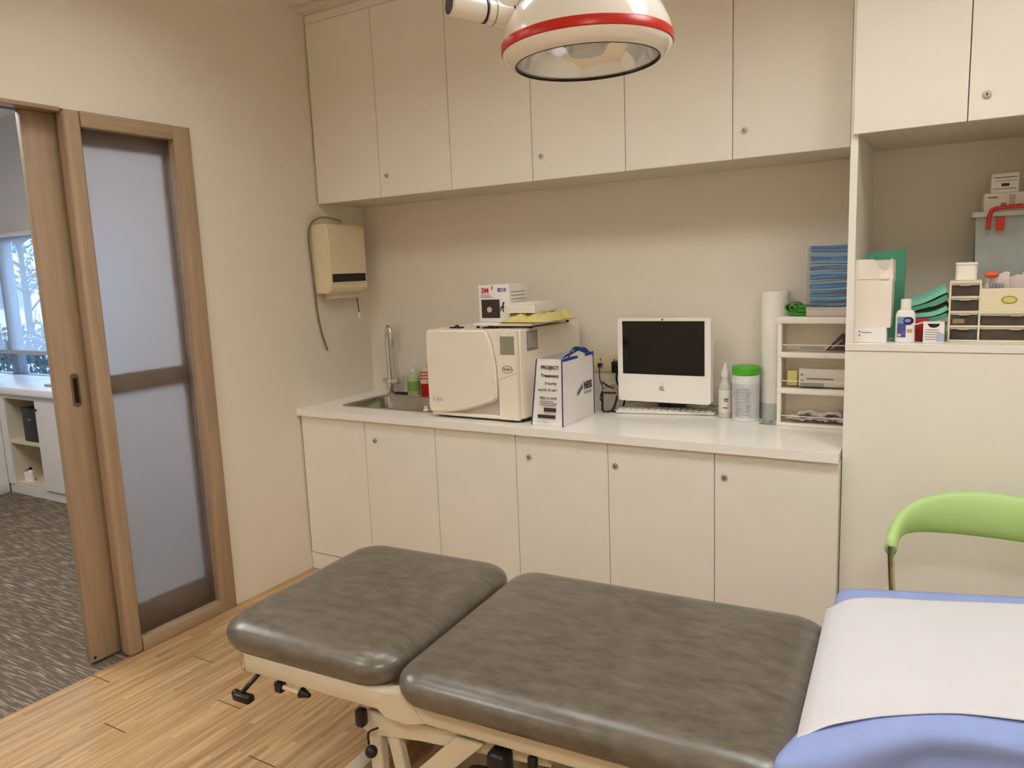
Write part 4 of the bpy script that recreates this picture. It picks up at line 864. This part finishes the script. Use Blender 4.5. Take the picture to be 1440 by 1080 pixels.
def cover(u, v):
    s = -.13 + u * .86
    near = -.216 - .115 * (max(0, .27 - s) / .28) ** 1.5 - .04 * max(0, s - .30)
    fr_ = .340 - .060 * math.exp(-(max(s, -.02) + .02) / .05)
    t = near + v * (fr_ - near)
    x = X0 + s; z = top_z(max(s, 0)) + .016 * (1 - min(1, abs(t / .39)) ** 2.5) * min(1, max(s, 0) / .12) + .006
    if s < .05: z -= .012 * max(0, 1 - max(s, 0) / .05) ** 2
    if s < 0: x = X0 - .016 - .012 * (1 - math.exp(s * 30)); z -= -s * .92
    z += .0022 * sin(14 * s + 5 * t) * sin(6 * t - 3 * s)
    return (x, t, z)
B().grid(cover, 50, 50, .002).obj('cover_cloth', SHEETW, PS, ang=3)

# ------------------------------------------------------------------ green chair
T = thing('green_chair', 'green chair with a curved backrest band and chrome legs behind the couch', 'chair', (3.135, -.33, 0))
def band(u, v):
    # u along the hoop, v around the section
    a = pi * (1.0 - u); w_ = .25; d_ = .19
    cx = w_ * cos(a); k = sin(a)
    cy = -.09 + d_ * (k ** .8)
    hh = .024 + .044 * (k ** 1.3); zc = .772 + .032 * k
    th = .018 + .004 * k
    nx, ny = cos(a) * d_, sin(a) * w_; ln = math.hypot(nx, ny) or 1; nx /= ln; ny /= ln
    q = 2 * pi * v
    up = hh * sin(q); out = th * cos(q)
    droop = -.045 * (1 - k) ** 3
    return (cx + nx * (out - .12 * up * 0), cy + ny * out + .15 * up, zc + up + droop)
b = B(); b.grid(band, 60, 18); bmesh.ops.remove_doubles(b.bm, verts=b.bm.verts, dist=1e-5); bmesh.ops.holes_fill(b.bm, edges=b.bm.edges[:], sides=0); bmesh.ops.recalc_face_normals(b.bm, faces=b.bm.faces); b.obj('backrest', GREENC, T, ang=3)
for sx in (-1, 1):
    B().tube([(sx * .250, -.09, .735), (sx * .250, -.085, .70), (sx * .245, -.07, .60), (sx * .235, -.04, .46), (sx * .225, .02, .25), (sx * .24, .08, .005)], .0105, 10).obj('leg', CHROME, T)
    B().tube([(sx * .225, .02, .43), (sx * .22, -.10, .43), (sx * .215, -.20, .42), (sx * .21, -.235, .36), (sx * .23, -.25, .005)], .0105, 10).obj('leg', CHROME, T)
B().prism(rrect(-.21, .21, -.26, .12, .09, 8), .43, .47, 'z', .014, 3).obj('seat', GREENC, T)

# ------------------------------------------------------------------ examination lamp
LAMPC = Vector((2.327, -1.286, 2.051))
T = thing('examination_lamp', 'white dome examination lamp with a red band, hanging over the couch', 'lamp', LAMPC)
tilt = Matrix.Rotation(.0, 4, 'X')
rdir = Vector((.86, .51, 0)).normalized(); fdir = Vector((-.51, .86, 0)).normalized()
nz_ = (Vector((0, 0, 1)) - rdir * .018 - fdir * .004).normalized()
q = Vector((0, 0, 1)).rotation_difference(nz_).to_matrix().to_4x4()
LT = q
def lam(b): return b
def lpart(prof, name, m_, seg=64, lab=None):
    b = B(); b.lathe(prof, seg, mt=LT); return b.obj(name, m_, T, lab, ang=.9)
R_ = .181
lpart([(R_ * .995, .010), (R_ * .975, .030), (R_ * .90, .060), (R_ * .76, .092), (R_ * .55, .116), (R_ * .3, .130), (0, .134)], 'dome', WHITEM)
lpart([(R_ * .99, -.008), (R_ * 1.005, -.006), (R_ * 1.005, .010), (R_ * .99, .013)], 'red_band', RED)
lpart([(R_ * .99, -.007), (R_ * .985, -.012), (R_ * .93, -.024), (R_ * .86, -.032), (R_ * .845, -.032), (R_ * .845, -.026)], 'rim', WHITEM)
lpart([(R_ * .846, -.031), (R_ * .852, -.0332), (R_ * .838, -.0332), (R_ * .838, -.027)], 'gasket', DARK)
lpart([(R_ * .838, -.025), (R_ * .80, .0), (R_ * .70, .030), (R_ * .5, .058), (R_ * .25, .070), (0, .072)], 'reflector', mat('lamp_reflector', (.86, .84, .80), .14, 1.))
lpart([(0, -.029), (R_ * .838, -.029), (R_ * .838, -.027), (0, -.027)], 'lens', mat('lamp_lens', (1, 1, 1), .03, trans=1., ior=1.3))
lpart([(0, -.012), (.036, -.012), (.044, .0), (.040, .020), (.024, .036), (.02, .068), (0, .068)], 'bulb_shield', mat('shield_grey', (.5, .47, .42), .3, .9))
lpart([(.046, .010), (.052, .010), (.052, .022), (.046, .022)], 'shield_ring', mat('shield_bronze', (.35, .30, .22), .35, .9))
def lp(r, u_, f): return rdir * r + fdir * f + Vector((0, 0, u_))
# side tube with joint
e0 = Vector((2.114, -1.482, 2.129)) - LAMPC; e1 = Vector((2.205, -1.338, 2.118)) - LAMPC; dd = (e1 - e0)
at = lambda k: e0 + dd * k
B().cyl(at(0.0), at(.46), .0225, .0225, 28, .003).obj('handle_tube', WHITEM, T)
B().cyl(at(-.006), at(.01), .0195, .0195, 24).obj('tube_bore', mat('tube_bore', srgb(36, 22, 18), .6), T)
B().cyl(at(.465), at(.82), .0245, .0245, 28, .003).obj('joint', WHITEM, T)
B().cyl(at(.455), at(.47), .0243, .0243, 28).obj('joint_ring', DARK, T)
B().cyl(at(.57), at(.585), .0252, .0252, 28).obj('joint_ring', GREY, T)
B().cyl(at(.82), at(.835), .0243, .0243, 28).obj('joint_ring', DARK, T)
B().cyl(at(.835), at(1.12), .0225, .0235, 28).obj('neck_tube', WHITEM, T)
j = at(.66); up = [j, j + rdir * .04 + Vector((0, 0, .05)), j + rdir * .15 + Vector((0, 0, .17)), j + rdir * .32 + Vector((0, 0, .42)), j + rdir * .34 + Vector((0, 0, .62)), Vector((j.x + rdir.x * .34, j.y + rdir.y * .34, ZC - LAMPC.z))]
B().tube(up, .018, 14).obj('arm', WHITEM, T)
B().lathe([(0, 0), (.07, 0), (.07, -.02), (.04, -.05), (0, -.05)], 32, (up[-1].x, up[-1].y, up[-1].z - .001)).obj('ceiling_mount', WHITEM, T)

# ------------------------------------------------------------------ the next room seen through the doorway
OW = mat('grey_white_paint', srgb(222, 220, 218), .6)
struct(B().box((-4.9, YB - .02, 0), (-.12, YB + .12, .80)).box((-4.9, YB - .02, 2.055), (-.12, YB + .12, ZC)).box((-2.3, YB - .02, .80), (-.12, YB + .12, 2.055)).box((-4.9, YB - .02, .80), (-4.75, YB + .12, 2.055)).obj('wall_back', OW))
struct(B().box((-5.02, -4.2, 0), (-4.9, YB, ZC)).obj('wall_left', OW))
w1 = bpy.data.objects.new('window_1', None); C.objects.link(w1); struct(w1); w1.location = (-3.5, YB, .8)
ALU = mat('window_aluminium', srgb(128, 132, 144), .4, .3)
fb = B(); z1 = 1.255
fb.box((-1.25, -.02, 0), (1.2, .05, .06), .003).box((-1.25, -.02, z1 - .05), (1.2, .05, z1), .003).box((-1.25, -.02, .06), (-1.2, .05, z1 - .05), .003).box((1.15, -.02, .06), (1.2, .05, z1 - .05), .003).box((-.66, -.02, .06), (-.54, .05, z1 - .05), .003).box((.40, -.02, .06), (.46, .05, z1 - .05), .003)
fb.obj('window_frame', ALU, w1)
B().box((-1.2, .012, .06), (1.15, .018, z1 - .05)).obj('glass_pane', film_mat('window_glass', srgb(200, 225, 240), .05, .05), w1)
T = thing('roller_blind', 'pale roller blind pulled most of the way down the window of the next room', 'blind', (-3.5, YB - .05, 1.05))
B().box((-1.2, -.001, .01), (1.15, .001, 1.0)).obj('blind_fabric', BLIND, T)
B().box((-1.2, -.006, -.012), (1.15, .006, .022), .003).obj('bottom_bar', mat('blind_bar', srgb(176, 172, 174), .5), T)
B().cyl((-1.22, .0, 1.0), (1.17, .0, 1.0), .022, seg=18).obj('roller', WHITE, T)
# low cabinet under the window
LAMW = mat('white_laminate', srgb(224, 222, 220), .45); LAMI = mat('cream_inside', srgb(216, 206, 184), .5)
T = thing('window_cabinet', 'white low cabinet under the window in the next room, with open shelves', 'cabinet', (-3.42, .10, 0))
B().box((.0, .012, .09), (.09, .47, .80), .001, 1).box((.542, .012, .09), (.56, .47, .80)).box((.09, .455, .09), (.56, .47, .80)).box((1.40, .012, .09), (1.42, .47, .80)).box((.56, .455, .09), (1.40, .47, .80)).box((.09, .02, .77), (1.40, .455, .80)).obj('carcass', LAMI, T)
B().box((.09, .012, .072), (.542, .455, .092), .001, 1).obj('shelf', LAMI, T)
B().box((.09, .012, .405), (.542, .455, .430), .001, 1).obj('shelf', LAMI, T)
B().box((0, .008, 0), (1.42, .025, .072)).obj('plinth', LAMW, T)
B().box((.0, .0, .075), (.092, .012, .80)).box((.09, .0, .765), (1.42, .012, .80)).obj('face_frame', LAMW, T)
d = B().box((.548, -.008, .08), (.98, .010, .762), .001, 1).obj('door', LAMW, T); B().sphere((.575, -.018, .70), .009).obj('knob', DARK, d)
d = B().box((.984, -.008, .08), (1.415, .010, .762), .001, 1).obj('door', LAMW, T)
T = thing('side_cabinet', 'white low cabinet at right angles, ending the window cabinet on the left', 'cabinet', (-3.72, -.45, 0))
B().box((-.29, -.55, .085), (.295, .55, .80), .001, 1).obj('carcass', LAMW, T)
B().box((.27, -.55, 0), (.31, .545, .083), .002).obj('plinth', LAMW, T)
wt = B(); wt.box((-4.85, .07, .805), (-1.98, YB - .021, .855), .003).box((-4.05, -1.02, .805), (-3.39, .07, .855), .003)
tag(wt.obj('window_worktop', mat('white_top', srgb(232, 234, 238), .25)), 'white worktop under the window in the next room', 'worktop')
T = thing('black_crate', 'black storage box on the upper shelf of the window cabinet', 'box', (-3.05, .28, .4305))
B().box((-.10, -.15, 0), (.14, .12, .25), .008).obj('box_body', DARK, T); B().box((-.105, -.155, .225), (.145, .125, .262), .006).obj('lid', DARK, T); B().box((-.01, -.158, .17), (.03, -.150, .18), .003).obj('handle', GREY, T)
for k, (xx, hh) in enumerate(((-3.27, .09), (-3.215, .11), (-2.95, .10))):
    T = thing('small_bottle', ['small white bottle at the left end of the low shelf in the next room', 'small white bottle with a dark cap on the low shelf in the next room', 'small bottle at the right end of the low shelf in the next room'][k], 'bottle', (xx, .17, .0925))
    B().lathe([(0, 0), (.022, 0), (.022, hh * .7), (.010, hh * .8), (.010, hh * .85), (0, hh * .85)], 16).obj('bottle_body', WHITE, T); B().cyl((0, 0, hh * .85), (0, 0, hh), .012, seg=12).obj('cap', DARK if k else GREY, T)
q = B().box((-.13, -.09, 0), (.13, .09, .016), .004).obj('laptop', mat('laptop_grey', srgb(150, 156, 166), .4)); q.location = (-2.80, .30, .8555); tag(q, 'flat grey closed laptop on the worktop under the window', 'laptop')

# ------------------------------------------------------------------ outside the window
struct(B().box((-40, YB + .5, -.7), (20, 60, -.6)).obj('ground', mat('pavement', srgb(150, 160, 172), .9, var=.2, vscale=1)))
T = thing('white_building', 'white building across the street, seen through the blind', 'building', (-42, 20, -.6))
B().box((-14, 0, 0), (12, 6, 16)).obj('wall', mat('building_white', srgb(226, 230, 238), .8), T)
for r_ in range(4):
    for c_ in range(9):
        xx = -12 + c_ * 2.7; f = B().box((xx, -.06, 1.1 + r_ * 3.2), (xx + 1.3, .02, 2.5 + r_ * 3.2)).obj('window', mat('building_glass', srgb(110, 140, 170), .2), T)
for r_ in range(4): B().box((-14, -.5, 3.0 + r_ * 3.2), (12, 0, 3.18 + r_ * 3.2)).obj('ledge', mat('building_white', srgb(226, 230, 238), .8), T)
LEAF = mat('leaf_green', srgb(62, 88, 84), .8, var=.3, vscale=3); BARK = mat('bark', srgb(70, 64, 62), .9)
def leaves(n, c, r, s, sc=(1, 1, 1)):
    b = B(); bm = b.bm
    for k in range(n):
        while True:
            p = Vector((random.uniform(-1, 1), random.uniform(-1, 1), random.uniform(-1, 1)))
            if p.length < 1: break
        p = Vector((p.x * sc[0], p.y * sc[1], p.z * sc[2])) * r + Vector(c)
        a = Vector((random.uniform(-1, 1), random.uniform(-1, 1), random.uniform(-1, 1))).normalized() * s; e = a.orthogonal().normalized() * s * .5
        e.rotate(Matrix.Rotation(random.uniform(0, 6.28), 3, a.normalized()))
        v = [bm.verts.new(p - a), bm.verts.new(p + e), bm.verts.new(p + a), bm.verts.new(p - e)]; bm.faces.new(v)
    return b
for k, (tx, ty, th) in enumerate(((-14.55, 6.0, 3.6), (-18.6, 8.0, 4.8))):
    T = thing('street_tree', ['loose tree on the street, nearer the door edge', 'taller tree on the street, further left behind the blind'][k], 'tree', (tx, ty, -.6))
    b = B(); b.tube([(0, 0, 0), (.05, 0, th * .4), (-.05, .05, th * .8), (0, 0, th)], .07, 8, rf=lambda u: 1.1 - .8 * u)
    for a in range(7):
        z = th * (.45 + .07 * a); an = a * 2.4; b.tube([(0, 0, z), (.5 * cos(an), .5 * sin(an), z + .3), (.9 * cos(an), .9 * sin(an), z + .45)], .025, 6)
    b.obj('trunk', BARK, T)
    b = leaves(10, (0, 0, th * .9), .1, .05)
    for a in range(9):
        an = a * 2.4; z = th * (.50 + .06 * a); bb = leaves(55, (.75 * cos(an), .75 * sin(an), z + .45), .42, .07, (1, 1, .6)); me = bpy.data.meshes.new('t'); bb.bm.to_mesh(me); bb.bm.free(); b.bm.from_mesh(me); bpy.data.meshes.remove(me)
    b.obj('foliage', LEAF, T)
T = thing('garden_shrub', 'tall leafy shrub close outside the window of the next room', 'shrub', (-8.5, 3.0, -.6))
b = B()
for a in range(60):
    an = random.uniform(0, 6.28); rx = random.uniform(-1.4, 1.6); h_ = random.uniform(1.3, 2.0); b.tube([(rx, random.uniform(-.25, .25), 0), (rx + .05 * cos(an), .05 * sin(an), h_ * .6), (rx + .15 * cos(an), .15 * sin(an), h_)], .006, 5)
b.obj('stems', BARK, T); leaves(1500, (.1, 0, 1.0), 1.0, .05, (1.7, .35, .75)).obj('foliage', mat('shrub_green', srgb(44, 72, 84), .8, var=.4, vscale=4), T)
T = thing('parked_car', 'pale blue car parked on the street, below the blind edge', 'car', (-10.9, 4.3, -.6), .15)
B().prism([(-2.1, .35), (-2.1, .8), (-1.3, .92), (-.7, 1.36), (.9, 1.38), (1.6, .95), (2.1, .85), (2.15, .35)], -.85, .85, 'y', .08, 3).obj('body', mat('car_paint', srgb(170, 190, 214), .25, .3), T)
B().prism([(-1.15, .95), (-.62, 1.30), (.82, 1.31), (1.35, .97)], -.862, .862, 'y', .03).obj('windows', mat('car_glass', srgb(30, 44, 60), .1), T)
for sx in (-1.3, 1.35):
    for sy in (-.82, .82): B().cyl((sx, sy - .1, .32), (sx, sy + .1, .32), .32, seg=24, bev=.03).obj('wheel', RUB, T)
